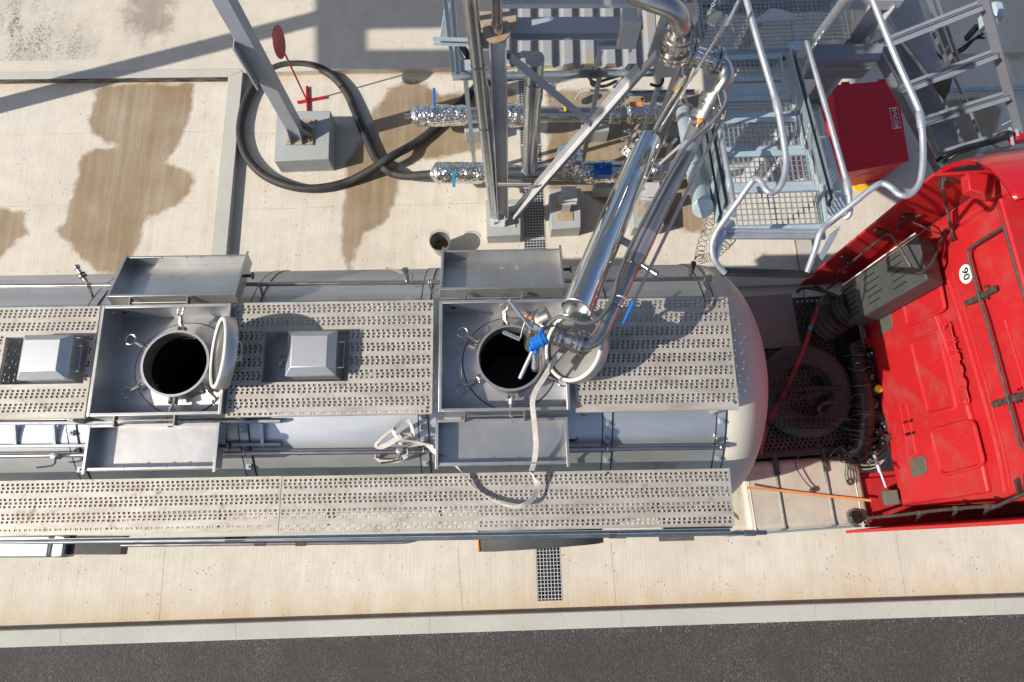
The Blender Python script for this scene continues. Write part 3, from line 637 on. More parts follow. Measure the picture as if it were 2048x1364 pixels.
# side rail, folded down
mb = MB(); mb.chan(TRL.w(-6.2, -.075, 3.09), TRL.w(1.80, -.095, 3.09), .03, .07, .004); e_ = obj('walkway_edge_channel', mb, 'galv', trailer)
mb = MB(); mb.tube(along([(-260,1087),(600,1079),(760,1078),(1210,1071),(1533,1065)], 3.06), .0185, 14); hr = obj('folded_handrail', mb, 'pipe_steel', trailer)
mb = MB(); mb.tube(smooth(along([(243,1090),(600,1086),(780,1084),(818,1082),(850,1073)], 2.98), 4), .017, 12)
obj('handrail_bar', mb, 'pipe_steel', hr)
for u, v in ((1240,1071),(1500,1066)): mb = MB(); mb.tube([at(u-11,v,3.06), at(u+11,v,3.06)], .024, 12); obj('rail_socket', mb, 'pipe_steel', hr)
for u0, u1, v, z in ((452,490,1078,3.06),(510,532,1086,2.98),(592,612,1086,2.98),(1218,1232,1071,3.06)): mb = MB(); mb.tube([at(u0,v,z), at(u1,v-.3,z)], .0245, 14); obj('rubber_sleeve', mb, 'black_metal', hr)
mb = MB(); mb.tube([at(0,1099,2.0), at(-400,1103,2.0)], .09, 18); p0, p1 = at(-400,1095,2.1), at(112,1092,2.1); mb.prof(p0, p1, [(-.10,-.1),(.10,-.1),(.10,.1),(-.10,.1)]); obj('hose_box', mb, 'stainless_tank', trailer, bevel=.02)
mb = MB(); mb.bar(at(117,1092,2.12), at(142,1092,2.12), .2, .2); obj('hose_box_cap', mb, 'stainless', trailer, bevel=.02)
mb = MB(); mb.bar(at(146,1090,2.1), at(250,1090,2.1), .17, .12); obj('side_marker_board', mb, 'black', trailer)
# running gear of the trailer
mb = MB()
for y in (.85, 1.81): mb.ibeam(TRL.w(-7, y, 1.0), TRL.w(1.2, y, 1.0), .12, .35, .012)
for x in (-6.6, -5, -3.4, -1.8, -.2): mb.box(x-.1, x+.1, .8, 1.86, 1.1, 1.35, TRL); 
obj('chassis', mb, 'black_metal', trailer)
def wheel(parent, fr, x, y, z, r, wd, side):
    ax = fr.w(0, side, 0); o = fr.w(x, y, z); mb = MB()
    mb.lathe(o-ax*wd/2, ax, [(0,r*.58),(0,r*.93),(.03,r),(wd-.03,r),(wd,r*.93),(wd,r*.58)], 40, (False, False)); t = obj('tyre', mb, 'tyre', parent)
    mb = MB(); mb.lathe(o-ax*wd*.4, ax, [(0,r*.58),(wd*.5,r*.5),(wd*.8,r*.35),(wd*.85,.1),(wd*.85,.001)], 32, (True, False)); obj('rim', mb, 'zinc', t)
for x in (-6.6, -5.3, -4.0):
    for y, s_ in ((.28, -1), (2.38, 1)): wheel(trailer, TRL, x, y, .5, .5, .36, s_)
# aluminium ladder laid along the tank
lad = thing('ladder', 'white aluminium ladder laid along the tank under the box lid', 'ladder', at(280, 866, 3.2))
zl = 3.09
for v0, v1, zl in ((846.5, 843, 3.215), (892, 889, 3.09)):
    mb = MB(); mb.bar(at(-300, v0+3, zl), at(563, v1, zl), .024, .06); obj('rail', mb, 'alu', lad, bevel=.003)
for u in (-126, -48, 30, 108, 187, 445, 523):
    mb = MB(); mb.bar(at(u, 846, 3.215), at(u+3, 892, 3.09), .03, .028); obj('rung', mb, 'alu', lad, bevel=.003)
# ================================================================ TRACTOR
def text_part(name, txt, size, o, xd, ud, mat, parent, ext=.002, label=None, bold=0):
    cu = bpy.data.curves.new('t', 'FONT'); cu.body = txt; cu.size = size; cu.extrude = ext; cu.align_x = 'CENTER'; cu.align_y = 'CENTER'; cu.offset = bold
    to = bpy.data.objects.new('t', cu); COL.objects.link(to); bpy.context.view_layer.update()
    me = bpy.data.meshes.new_from_object(to.evaluated_get(bpy.context.evaluated_depsgraph_get()))
    xd = V(xd).normalized(); ud = V(ud).normalized(); nd = xd.cross(ud); mb = MB()
    mb.add([V(o)+xd*v.co.x+ud*v.co.y+nd*v.co.z for v in me.vertices], [tuple(p.vertices) for p in me.polygons])
    bpy.data.objects.remove(to); bpy.data.curves.remove(cu); bpy.data.meshes.remove(me)
    return obj(name, mb, mat, parent, sharp=0, label=label)
XW = 4.28
tractor = thing('truck_tractor', 'red cab truck tractor coupled to the tank trailer', 'truck', TRC.w(2.6, 1.12, 0))
mb = MB(); mb.box(XW, 6.35, -.14, 2.36, 1.15, 3.95, TRC); cab = obj('cab_body', mb, 'red_cab', tractor, bevel=.05)
PW = lambda u, v, X=XW: TRC.onx(u, v, X)
def plate(pts, X, th, mat, name, parent, bevel=.006, label=None):   # plate lying on the rear wall, outline taken from the photo
    P = [PW(u, v, X) for u, v in pts]; mb = MB(); mb.slab(P, th, TRC.w(1, 0, 0)); return obj(name, mb, mat, parent, bevel=bevel, label=label)
plate([(1735,640),(1758,760),(1787,880),(1803,1011),(1975,985),(1950,870),(1915,755),(1868,628),(1850,560)], XW-.05, .06, 'red_cab', 'rear_panel', cab, .02)
def rrect(pts, k=.16, n=4):
    o = []; m_ = len(pts); P = [V((*p, 0)) for p in pts]
    for i in range(m_):
        a, b, c = P[i-1], P[i], P[(i+1)%m_]; L1 = min((a-b).length, (c-b).length)*k; p0 = b+(a-b).normalized()*L1; p1 = b+(c-b).normalized()*L1
        for j in range(n+1):
            t = j/n; q = (1-t)**2*p0+2*t*(1-t)*b+t*t*p1; o.append((q.x, q.y))
    return o
XP = XW-.052
def emboss(pts, name, X=XP, w_=.020, grooves=((1/3,), (2/3,)), k=.16, vert=True):
    P = [PW(u, v, X) for u, v in rrect(pts, k)]; mb = MB(); mb.tube(P+[P[0], P[1]], w_, 8, False); o = obj(name, mb, 'red_cab', cab)
    a, b, c, d = [V((*p, 0)) for p in pts]; mb = MB()
    for (g_,) in grooves:
        p, q = (b.lerp(c, g_), a.lerp(d, g_)); p, q = p.lerp(q, .06), q.lerp(p, .06)
        mb.tube([PW(p.x, p.y, X), PW(q.x, q.y, X)], .005, 6)
    if grooves: obj('panel_rib', mb, 'red_dirty', o)
    mb = MB(); mb.tube([p-TRC.w(.0,0,0) for p in [PW(u, v, X+.0) for u, v in rrect([tuple(((a+b+c+d)/4).lerp(p, 1.045)[:2]) for p in (a, b, c, d)], k)]], .005, 6, False); obj('panel_outline', mb, 'red_dirty', o)
    mb = MB(); mb.slab([PW(u, v, X-.004) for u, v in rrect([tuple(((a+b+c+d)/4).lerp(p, .93)[:2]) for p in (a, b, c, d)], k)], .006, TRC.w(1,0,0)); obj('panel_field', mb, 'red_cab', o, bevel=.003)
emboss([(1822,686),(1876,660),(1913,815),(1858,828)], 'raised_panel')
emboss([(1862,861),(1946,840),(1968,929),(1884,951)], 'raised_panel')
emboss([(1806,600),(1880,566),(1890,618),(1816,652)], 'raised_panel', grooves=((.5,),))
emboss([(1800,812),(1812,806),(1832,905),(1818,910)], 'raised_strip', w_=.007, grooves=())
emboss([(1887,656),(1899,646),(1938,803),(1921,812)], 'badge_panel', w_=.006, grooves=(), k=.3)
text_part('lettering', 'IVECO', .175, PW(1913, 728, XP-.008), TRC.w(0,-1,0), (0,0,1), 'red_dirty', cab, .007, bold=.0)
for pts, nm in (([(1818,918),(1848,909),(1854,946),(1824,957)], 'vent_cover'), ([(1755,632),(1780,622),(1785,655),(1762,672)], 'vent_cover')):
    plate(rrect(pts, .25), XW-.062, .012, 'dark_box', nm, cab, .004)
for pts in ([(1805,842),(1825,838),(1826,843),(1807,848)], [(1809,866),(1830,862),(1831,867),(1811,873)]): plate(pts, XW-.056, .005, 'black', 'slot', cab, .001)
# long ribs across the wall and the step to the upper wall
for pts, w_ in (([(1868,600),(1912,752),(1942,860),(1972,985)], .022), ([(1897,560),(1925,650),(1990,880),(2010,985)], .02), ([(1906,545),(1938,650),(2002,880),(2020,975)], .008), ([(2010,640),(2048,770),(2090,930)], .012)):
    mb = MB(); mb.tube(smooth([PW(u, v, XW-.008) for u, v in pts], 6), w_, 8); obj('wall_rib', mb, 'red_cab', cab)
mb = MB(); mb.box(XW-.10, XW, 2.03, 2.30, 3.70, 3.93, TRC); obj('roof_corner', mb, 'red_cab', cab, bevel=.04)
mb = MB()
for z in (3.86,):
    p = TRC.w(XW-.02, 1.55, z)
mb.tube([TRC.w(XW-.03, 2.0, 3.88), TRC.w(XW-.03, .3, 3.88)], .05, 16); obj('roof_roll', mb, 'red_cab', cab)
for u, v in ((2040,498),(2040,470)):
    mb = MB(); mb.lathe(PW(u, v, XW-.01), TRC.w(-1,0,0), [(0,.012),(.008,.01),(.011,.001)], 10); obj('rivet_cap', mb, 'white', cab)
# number plate disc with 90
c9 = PW(1932, 548, XW-.004); mb = MB(); mb.lathe(c9, TRC.w(-1,0,0), [(0,.088),(.003,.088)], 40); sg = obj('speed_disc', mb, 'white', cab)
text_part('lettering', '90', .115, c9+TRC.w(-.004,.0,.0), TRC.w(0,-1,0), (0,0,1), 'black', sg, .0005, bold=.002)
# tube frame on the upper wall
mb = MB(); mb.tube(smooth([PW(u, v, 4.19) for u, v in ((2090,424),(2048,434),(2010,443))], 3)+[PW(2005,448,4.19), PW(2007,456,4.19)], .013, 10)
mb.tube([PW(2008,453,4.19), PW(1945,492,4.19), PW(1937,500,4.19), PW(1937,512,4.19), PW(1960,600,4.19), PW(1974,645,4.19), PW(2011,780,4.19), PW(2040,888,4.19), PW(2056,908,4.19)], .013, 10)
mb.tube([PW(2008,453,4.17), PW(2048,593,4.17), PW(2090,740,4.17)], .013, 10); tf = obj('rear_tube_frame', mb, 'black_metal', tractor)
for a, b_ in (((1940,604),(1990,578)), ((1993,808),(2062,786))):
    mb = MB(); p, q = PW(*a, 4.235), PW(*b_, 4.235); mb.bar(p, q, .05, .03, TRC.w(-1,0,0)); 
    for t in (0.02, .98): mb.bar(p.lerp(q, t)-TRC.w(.0,0,.0), p.lerp(q, t)+TRC.w(-.03,0,0), .05, .07)
    mb.bar(p.lerp(q, .4), p.lerp(q, .62), .06, .06, TRC.w(-1,0,0)); br = obj('frame_bracket', mb, 'black_metal', tf, bevel=.004)
    mb = MB()
    for t, s_ in ((.3, 0), (.7, -1), (.8, 1)): mb.lathe(p.lerp(q, t)+TRC.w(-.02,s_*.05,0), TRC.w(-1,0,0), [(0,.012),(.012,.012)], 8)
    obj('bracket_bolt', mb, 'bolt', br)
# side deflectors
def xz_slab(pts, y, th, yfun=None):      # outline in tractor x,z ; y may vary with x
    mb = MB(); f = yfun or (lambda x: y); a = [TRC.w(x, f(x), z) for x, z in pts]; b = [TRC.w(x, f(x)+th, z) for x, z in pts]; n = len(pts)
    return mb.add(a+b, [tuple(range(n)), tuple(range(2*n-1, n-1, -1))]+[(i, i+n, (i+1)%n+n, (i+1)%n) for i in range(n)])
yn = lambda x: 2.565-.02*(x-3.75)
mb = xz_slab([(3.735,.92),(4.36,.98),(4.36,3.72),(3.74,3.70)], 0, .028, yn); fn = obj('side_deflector', mb, 'red_cab', tractor, bevel=.006)
mb = xz_slab([(4.36,1.0),(5.9,1.0),(5.9,3.9),(4.29,3.72),(4.29,1.0)], 2.355, .17); obj('cab_side', mb, 'red_cab', tractor, bevel=.03)
sp_ = [TRC.onx(u, v, 3.745) for u, v in ((1691,1061),(1790,1055),(1893,1049),(1990,1043),(2060,1038))]
mb = MB(); a = sp_; b_ = [p+TRC.w(2.4, .07, 0) for p in sp_]; n_s = len(a); vs = a+b_+[p+TRC.w(0,-.030,0) for p in a]+[p+TRC.w(0,-.030,0) for p in b_]; q_ = n_s
mb.add(vs, [(i, i+1, i+1+q_, i+q_) for i in range(q_-1)]+[(i+2*q_, i+3*q_, i+1+3*q_, i+1+2*q_) for i in range(q_-1)]+[(i, i+2*q_, i+1+2*q_, i+1) for i in range(q_-1)])
fs_ = obj('side_deflector', mb, 'red_cab', tractor)
mb = MB(); mb.box(4.0, 6.2, -.34, .2, .90, .97, TRC); obj('step_panel', mb, 'red_cab', tractor, bevel=.01)
rim = [PW(u, v, 3.90) for u, v in ((1872,345),(1886,335),(1900,328),(1917,323),(1935,321),(1952,323),(1967,329),(1983,338),(1996,351),(2009,368),(2020,385),(2030,400))]
mb = MB(); n = len(rim); out_ = [TRC.w(0,1,.6).normalized() for _ in rim]
L0 = [TRC.l(p) for p in rim]; cen = V((3.9, 2.0, 3.4))
def rp(i, dx, off): 
    p = L0[i]; d = V((0, p.y-cen.y, p.z-cen.z)).normalized(); return TRC.w(p.x+dx, p.y+d.y*off, p.z+d.z*off+dx*.10)
vs = []; 
for dx, off in ((1.6,.05),(.8,.045),(.25,.03),(.04,.012),(0,0),(.02,-.03),(.05,-.035),(.4,-.02)): vs += [rp(i, dx, off) for i in range(n)]
mb.add(vs, [(k*n+i, k*n+i+1, (k+1)*n+i+1, (k+1)*n+i) for k in range(7) for i in range(n-1)]); fr2 = obj('roof_fairing', mb, 'red', tractor, solid=.006)
mb = MB(); p = [TRC.w(4.28, y, z) for y, z in ((2.56,3.7),(2.66,3.75),(2.5,4.0),(2.2,4.12),(2.0,4.12),(2.0,3.9),(2.35,3.7))]; mb.slab(p, .02, TRC.w(1,0,0)); obj('fairing_inner_wall', mb, 'red_cab', fr2)
mb = MB(); mb.hexa([TRC.w(x, y, z) for z in (3.68, 3.78) for x, y in ((3.95,2.38),(4.15,2.3),(4.2,2.5),(3.97,2.54))]); obj('fairing_bracket', mb, 'red_cab', fr2, bevel=.01)
mb = MB(); mb.box(4.0, 6.3, -.14, 2.2, 3.96, 4.0, TRC); obj('roof', mb, 'red_cab', tractor, bevel=.02)
# air intake on the back of the cab
XI = 3.93; ip = [(1706,557),(1842,474),(1870,470),(1880,482),(1890,549),(1874,564),(1726,641),(1700,640),(1692,600)]
def zc_(p, dz): return p
mb = MB(); P = [TRC.l(PW(u, v, XI)) for u, v in ip]; ztop = 3.10
yS0, yN0 = 1.87, 2.33
mb.hexa([TRC.w(*p) for p in ((XI,yS0,1.5),(4.2,yS0,1.5),(4.2,yN0,1.5),(XI,yN0,1.5),(XI,yS0,3.02),(4.2,yS0,2.84),(4.2,yN0-.03,2.84),(XI,yN0-.03,3.04))])
ai = obj('air_intake', mb, 'grey_plastic', tractor, bevel=.018)
mb = MB()
for k in range(6):
    y = yS0+.08+.062*k; mb = MB(); mb.bar(TRC.w(XI-.001, y, 1.58), TRC.w(XI-.001, y, 1.78), .012, .008, TRC.w(-1,0,0)); obj('intake_slot', mb, 'black', ai)
for k in range(5):
    y = yS0+.09+.07*k
    for za, zb3 in ((2.0, 2.24+.06*(k%2)), (2.5, 2.72)): mb = MB(); mb.bar(TRC.w(XI-.001, y, za), TRC.w(XI-.001, y, zb3), .010, .008, TRC.w(-1,0,0)); obj('intake_slot', mb, 'black', ai)
mb = MB(); mb.bar(TRC.w(XI+.005, yN0+.004, 1.55), TRC.w(XI+.005, yN0+.004, 3.0), .012, .012); obj('intake_seam', mb, 'white', ai)
mb = MB(); q = [TRC.w(4.02, 2.08, 1.56), TRC.w(3.95, 2.05, 1.40), TRC.w(3.88, 2.0, 1.30), TRC.w(3.80, 1.95, 1.15)]; pts = smooth(q, 6); mb.tube(pts, [.19 if i%2 else .165 for i in range(len(pts))], 24); obj('intake_bellows', mb, 'rubber', ai)
# rods and brackets on the deflector
def flapx(u, v, off=.03):
    p = TRC.ony(u, v, 2.56-off); return p
def rodpart(name, pts, r, mat='black_metal', par=None, sm=True, n=5):
    mb = MB(); mb.tube(smooth(pts, n) if sm else pts, r, 10); return obj(name, mb, mat, par or tractor)
rd = rodpart('stay_rod', [flapx(1886,362), flapx(1885,377,.08), at(1893,410,3.2), at(1904,466,3.05), PW(1906,478,4.2), PW(1901,481,4.24)], .013, sm=False)
mb = MB(); mb.bar(flapx(1880,368,.01), flapx(1888,356,.01), .06, .03); mb.bar(flapx(1888,358,.015), flapx(1910,361,.015), .03, .02); obj('stay_bracket', mb, 'black_metal', rd, bevel=.003)
rodpart('mirror_rod', [flapx(1764,470,.05), at(1783,469,3.0), at(1826,541,3.1), at(1831,546,3.1), at(1842,546,3.1), at(1864,526,3.08), at(1870,513,3.05), at(1890,458,2.95)], .014, sm=False)
rodpart('cable_conduit', [flapx(1774,466,.06), flapx(1745,490,.08), flapx(1712,517,.09), flapx(1695,532,.08), flapx(1678,545,.08), flapx(1676,560,.1), flapx(1655,578,.12)], .013)
rodpart('thin_rod', [flapx(1818,441,.06), at(1843,452,3.05), at(1862,462,3.0), at(1884,468,2.95)], .008)
for a, b_, w_ in (((1750,459),(1774,466),.04), ((1806,432),(1824,436),.06), ((1822,437),(1842,430),.03), ((1795,458),(1812,434),.035), ((1684,512),(1700,519),.04), ((1695,525),(1704,518),.03), ((1628,570),(1642,578),.05), ((1935,403),(1945,399),.035), ((1940,400),(1950,412),.05), ((1950,412),(1968,408),.03)):
    mb = MB(); mb.bar(flapx(*a, .012), flapx(*b_, .03), w_, .02, TRC.w(0,1,0)); bk = obj('bracket', mb, 'black_metal', tractor, bevel=.004)
    mb = MB(); mb.lathe(flapx(*a, .03), TRC.w(0,-1,0), [(0,.009),(.012,.009)], 8); obj('bracket_bolt', mb, 'bolt', bk)
mb = MB(); q = [TRC.w(3.95, 2.2, 1.45), TRC.w(3.85, 2.38, 1.25), TRC.w(3.72, 2.50, 1.05), TRC.w(3.66, 2.46, .98)]; mb.tube(smooth(q, 6), .022, 10); obj('hose_arm', mb, 'black', tractor)
mb = MB(); q = at(1657, 606, 1.15); mb.lathe(q, (0,0,1), [(-.1,.10),(.02,.105),(.06,.09),(.08,.04),(.085,.001)], 20); obj('filter_bowl', mb, 'grey_plastic', tractor)
mb = MB(); mb.tube([at(1668,603,1.3), at(1684,607,1.3)], .022, 12); obj('hose_coupling', mb, 'blue', tractor)
# south deflector stay
def southx(u, v, off=.06): return TRC.ony(u, v, -.33+off)
rd = rodpart('stay_rod', [at(1736,1036,1.10), at(1800,1030,1.6), at(1880,1020,2.2), at(1950,1014,2.7), at(2000,1011,3.0)], .017, sm=False)
mb = MB(); mb.bar(at(1972,1022,2.85), at(2050,988,3.3), .022, .022); mb.bar(at(2034,958,3.3), at(2040,985,3.2), .05, .02); obj('stay_arm', mb, 'black_metal', rd)
for u, v, z in ((1739,1036,1.1),(1841,1026,1.9),(1914,1017,2.45),(1977,1013,2.9)):
    mb = MB(); p = at(u, v, z); mb.bar(p-V((.03,0,0)), p+V((.03,0,0)), .045, .045); mb.bar(p, at(u-8, v+18, z), .03, .02); bk = obj('stay_clamp', mb, 'black_metal', rd, bevel=.004)
    mb = MB(); mb.lathe(p+V((-.012,0,.02)), (0,0,1), [(0,.010),(.012,.010)], 8); mb.lathe(p+V((.014,0,.02)), (0,0,1), [(0,.010),(.012,.010)], 8); obj('clamp_bolt', mb, 'bolt', bk)
mb = MB(); mb.bar(at(1765,996,1.15), at(1796,994,1.2), .16, .12); dm = obj('cab_mount', mb, 'dark_box', tractor, bevel=.01)
mb = MB(); mb.tube([at(1750,915,1.2), at(1772,975,1.25)], .014, 10); mb.tube([at(1748,908,1.2), at(1760,945,1.22)], .022, 10); obj('damper', mb, 'galv', dm)
mb = MB(); mb.hexa([TRC.w(x, y, z) for z in (.78, .92) for x, y in ((4.0,-.28),(4.45,-.26),(4.45,.28),(4.0,.26))]); obj('step_housing', mb, 'red_cab', tractor, bevel=.02)
# fuel tank
mb = MB(); mb.box(2.61, 3.985, -.295, .47, .42, 1.06, TRC); ft = obj('fuel_tank', mb, 'fuel_alu', tractor, bevel=.07)
ft.modifiers['bevel'].segments = 5
mb = MB(); mb.box(2.68, 2.70, -.300, .475, .415, 1.066, TRC); mb.box(3.88, 3.90, -.300, .475, .415, 1.066, TRC); obj('tank_seam', mb, 'fuel_alu', ft, bevel=.06)
for x in (3.02, 3.58):
    mb = MB(); mb.box(x-.038, x+.038, -.303, .478, .41, 1.072, TRC); tb = obj('tank_strap', mb, 'strap_metal', ft, bevel=.065)
    mb = MB(); mb.box(x-.028, x+.028, .30, .50, 1.074, 1.09, TRC); mb.tube([TRC.w(x, .36, 1.095), TRC.w(x, .56, 1.10)], .012, 8); obj('strap_tensioner', mb, 'black_metal', tb)
cc = at(1709, 1034, 1.075); mb = MB(); mb.lathe(cc, (0,0,1), [(-.02,.092),(.012,.088),(.014,.07)], 28); cp = obj('filler_neck', mb, 'stainless_dark', ft)
mb = MB(); vs = []; 
for h_, r_ in ((.0,.072),(.035,.072),(.045,.062)):
    for k in range(36): rr = r_*(1 if (k//2)%2 else .93); a = 2*math.pi*k/36; vs.append(cc+V((rr*math.cos(a), rr*math.sin(a), .014+h_)))
mb.add(vs, [(j*36+k, j*36+(k+1)%36, (j+1)*36+(k+1)%36, (j+1)*36+k) for j in range(2) for k in range(36)]+[tuple(range(72,108))]); obj('filler_cap', mb, 'black', cp)
pl_ = at(1624, 981, 1.09); mb = MB(); mb.lathe(pl_, (0,0,1), [(0,.03),(.03,.032),(.035,.02)], 12); mb.tube(smooth([pl_+V((0,.02,.02)), at(1612,965,1.12), at(1594,938,1.14), at(1592,920,1.16), at(1605,910,1.18), at(1640,908,1.15)], 6), .007, 8); obj('sensor_plug', mb, 'black_metal', ft)
mb = MB()
for k in range(5): mb.tube(smooth([at(1690+k,915,1.15), at(1692+3*k,930,1.12), at(1690+6*k,948+k,1.10), at(1694+5*k,966,1.10)], 5), .006, 6)
mb.torus(at(1700, 964, 1.085), (0,0,1), .03, .008, 16, 6); obj('cable_bundle', mb, 'black_metal', ft)
mb = MB(); mb.box(2.45, 4.0, -.335, -.315, .62, .78, TRC); obj('side_guard', mb, 'galv', tractor)
# deck and chassis
mb = MB()
for y in (.74, 1.50): mb.box(-1.2, 6.2, y-.05, y+.05, .65, .93, TRC)
for x in (-1, 1.6, 2.4, 3.95): mb.box(x-.05, x+.05, .79, 1.45, .7, .88, TRC)
mb.box(1.8, 4.25, -.25, 2.2, .40, .46, TRC); mb.box(2.6, 4.15, .8, 2.38, .80, .82, TRC)  # second sheet is added, dark so no pale ground shows through the holes
mb.box(4.0, 4.27, .5, 2.3, .5, 1.1, TRC)
obj('chassis', mb, 'black', tractor)
perf('deck_plate', 3.605, 4.08, .56, 2.40, .962, [.60+.045*i for i in range(40)], px=.056, hole=.027, lip=.03, x_off=.03, fr=TRC, mat='black_metal', parent=tractor, stag=1.4, tooth=False)
perf('deck_plate', 2.72, 3.60, .56, 1.785, .962, [.60+.045*i for i in range(27)], px=.056, hole=.027, lip=.03, x_off=.03, fr=TRC, mat='black_metal', parent=tractor, stag=1.4, tooth=False)
mb = MB(); mb.box(2.0, 3.60, 1.79, 2.46, .95, .972, TRC); obj('deck_cover', mb, 'deck_cover', tractor, bevel=.004)
mb = MB(); mb.box(2.6, 3.9, .50, .57, .86, .985, TRC); obj('frame_rail', mb, 'grey_plastic', tractor, bevel=.008)
mb = MB(); mb.tube(smooth([at(1713,690,1.25), at(1722,760,1.3), at(1730,830,1.28), at(1722,890,1.18), at(1700,905,1.1)], 6), .10, 24); obj('air_duct', mb, 'black', tractor)
rodpart('steel_pipe', [at(1652,620,1.35), at(1700,621,1.36), at(1716,624,1.36), at(1723,634,1.36), at(1729,720,1.34), at(1726,745,1.32)], .012, 'grey_plastic', sm=False)
random.seed(5)
ev = thing  # engine-side valves
mb = MB(); q = at(1756, 778, 1.36); mb.lathe(q, (0,0,1), [(-.12,.05),(-.02,.052),(0,.04)], 18); rv = obj('reservoir', mb, 'grey_plastic', tractor)
mb = MB(); mb.lathe(q, (0,0,1), [(0,.044),(.02,.044),(.026,.035)], 18); obj('reservoir_cap', mb, 'yellow', rv)
mb = MB(); mb.bar(at(1713,726,1.37), at(1732,725,1.37), .012, .006); obj('clip', mb, 'yellow', tractor)
for k in range(30):
    u = 1750+random.uniform(-16,14)+k*.6; v = 700+k*7; z = 1.1+random.uniform(0,.15); p = at(u, v, z)
    mb = MB(); s1, s2, s3 = [random.uniform(.02,.055) for _ in range(3)]; mb.hexa([p+V((a*s1, b*s2, c*s3)) for c in (-1,1) for a, b in ((-1,-1),(1,-1),(1,1),(-1,1))]); o = obj('valve_block', mb, 'black_metal' if k%3 else 'grey_plastic', tractor, bevel=.008)
    mb = MB(); mb.lathe(p+V((-s1, random.uniform(-.02,.02), s3)), V((-.5,random.uniform(-.3,.3),1)), [(0,.012),(.02,.012),(.022,.008),(.035,.008)], 8); obj('valve_fitting', mb, 'bolt', o)
for k in range(16):
    v = 700+k*12; p = [at(1698+random.uniform(-12,10), v, 1.22), at(1718, v+random.uniform(-10,10), 1.42), at(1738+random.uniform(-4,4), v+random.uniform(-12,12), 1.40), at(1758+random.uniform(-4,8), v+random.uniform(-14,14), 1.2)]
    rodpart('cable', p, random.choice((.005,.008,.012)), random.choice(('black_metal','rubber','black_metal','grey_plastic')))
for k in range(12):
    p = [at(1700+random.uniform(-50,55), 905+random.uniform(-6,14), 1.15)]
    for j in range(3): p.append(at(1690+25*j+random.uniform(-10,10), 900+random.uniform(-10,28), 1.15+random.uniform(-.05,.1)))
    rodpart('cable', p, random.choice((.005,.007,.009)), random.choice(('black','black','black_metal','grey_plastic')))
for k in range(5): rodpart('hose', [at(1756+3*k,815,1.15), at(1775+2*k,845,1.12), at(1783+2*k,875-3*k,1.1), at(1766+2*k,895,1.1), at(1735,915+4*k,1.0)], .011, random.choice(('fuel_alu','black_metal','grey_plastic')))
for k in range(4): rodpart('hose', [at(1690,918+3*k,1.0), at(1722,926+4*k,1.0), at(1752,925+3*k,1.0), at(1775,912,1.05)], .008, 'fuel_alu' if k%2 else 'black')
mb = MB(); mb.lathe(at(1733, 690, 1.2), TRC.w(1,0,0), [(0,.09),(.22,.09)], 20); obj('air_tank', mb, 'black', tractor)
mb = MB(); mb.tube([at(1715,688,1.3), at(1732,686,1.3)], .035, 12); mb.bar(at(1730,686,1.25), at(1775,680,1.25), .12, .1); obj('cab_support', mb, 'red_cab', tractor, bevel=.01)
# rear mudguard and wheels
def mudguard(xc, y0, y1):
    mb = MB(); R_ = .62; pr_ = [(xc-.72,.62),(xc-.66,.80),(xc-.50,.985),(xc-.25,1.07),(xc+.25,1.07),(xc+.50,.985),(xc+.66,.80),(xc+.72,.62)]
    n = len(pr_); vs = [TRC.w(x, y0, z) for x, z in pr_]+[TRC.w(x, y1, z) for x, z in pr_]; mb.add(vs, [(i, i+1, i+1+n, i+n) for i in range(n-1)])
    lo = [TRC.w(x, y0, z-.05) for x, z in pr_]; mb.add([TRC.w(x, y0, z) for x, z in pr_]+lo, [(i, i+1, i+1+n, i+n) for i in range(n-1)])
    return mb
mg = obj('mudguard', mudguard(.32, -.30, .32), 'grey_plastic', tractor, solid=.01, sharp=50)
for a, b_ in (((-.405),(0)), ((1.03),(0))):
    mb = MB(); mb.bar(TRC.w(a, -.31, .66), TRC.w(a, -.0, .66), .018, .08); obj('reflector', mb, 'orange_cap', mg)
obj('mudguard', mudguard(.32, 1.95, 2.5), 'grey_plastic', tractor, solid=.01, sharp=50)
wheel(tractor, TRC, .32, .02, .5, .5, .55, -1); wheel(tractor, TRC, .32, 2.2, .5, .5, .55, 1)
wheel(tractor, TRC, 5.2, -.05, .5, .5, .32, -1); wheel(tractor, TRC, 5.2, 2.3, .5, .5, .32, 1)
mb = MB(); mb.bar(at(1318,1078,1.3), at(1388,1076,1.3), .05, .02); obj('marker_plate', mb, 'strap_metal', trailer)
# loose things on the deck
tc = at(1608, 782, 1.12)
spare = thing('spare_tyre', 'worn black spare tyre lying flat on the deck behind the red cab', 'tyre', V((tc.x, tc.y, .98)))
mb = MB(); mb.lathe(V((tc.x, tc.y, .975)), (0,0,1), [(.02,.30),(.0,.36),(.0,.44),(.03,.51),(.09,.535),(.19,.535),(.25,.51),(.285,.44),(.275,.36),(.245,.305),(.22,.295),(.04,.295),(.02,.30)], 72, (False, False)); obj('tyre', mb, 'tyre', spare)
mb = MB()
for r_ in (.335,.395,.455): mb.torus(V((tc.x, tc.y, 1.262 if r_ != .395 else 1.262)), (0,0,1), r_, .004, 64, 5)
obj('sidewall_rib', mb, 'tyre', spare)
def solo(name, mb, mat, label, cat, group=None, **k): return tag(obj(name, mb, mat, **k), label, cat, group)
mb = MB(); mb.ribbon(smooth([at(1637,612,1.34), at(1622,655,1.33), at(1605,705,1.34), at(1575,775,1.31), at(1545,830,1.31), at(1530,868,1.3), at(1522,910,1.1)], 6), .040, V((1,.35,0)), .004); rs_ = thing('tie_down_strap', 'dark red tie-down strap across the spare tyre', 'strap', at(1605,705,1.3))
obj('webbing', mb, 'red_strap', rs_)
mb = MB(); mb.bar(at(1622,652,1.345), at(1619,660,1.345), .044, .012); obj('tape', mb, 'blue_light', rs_)
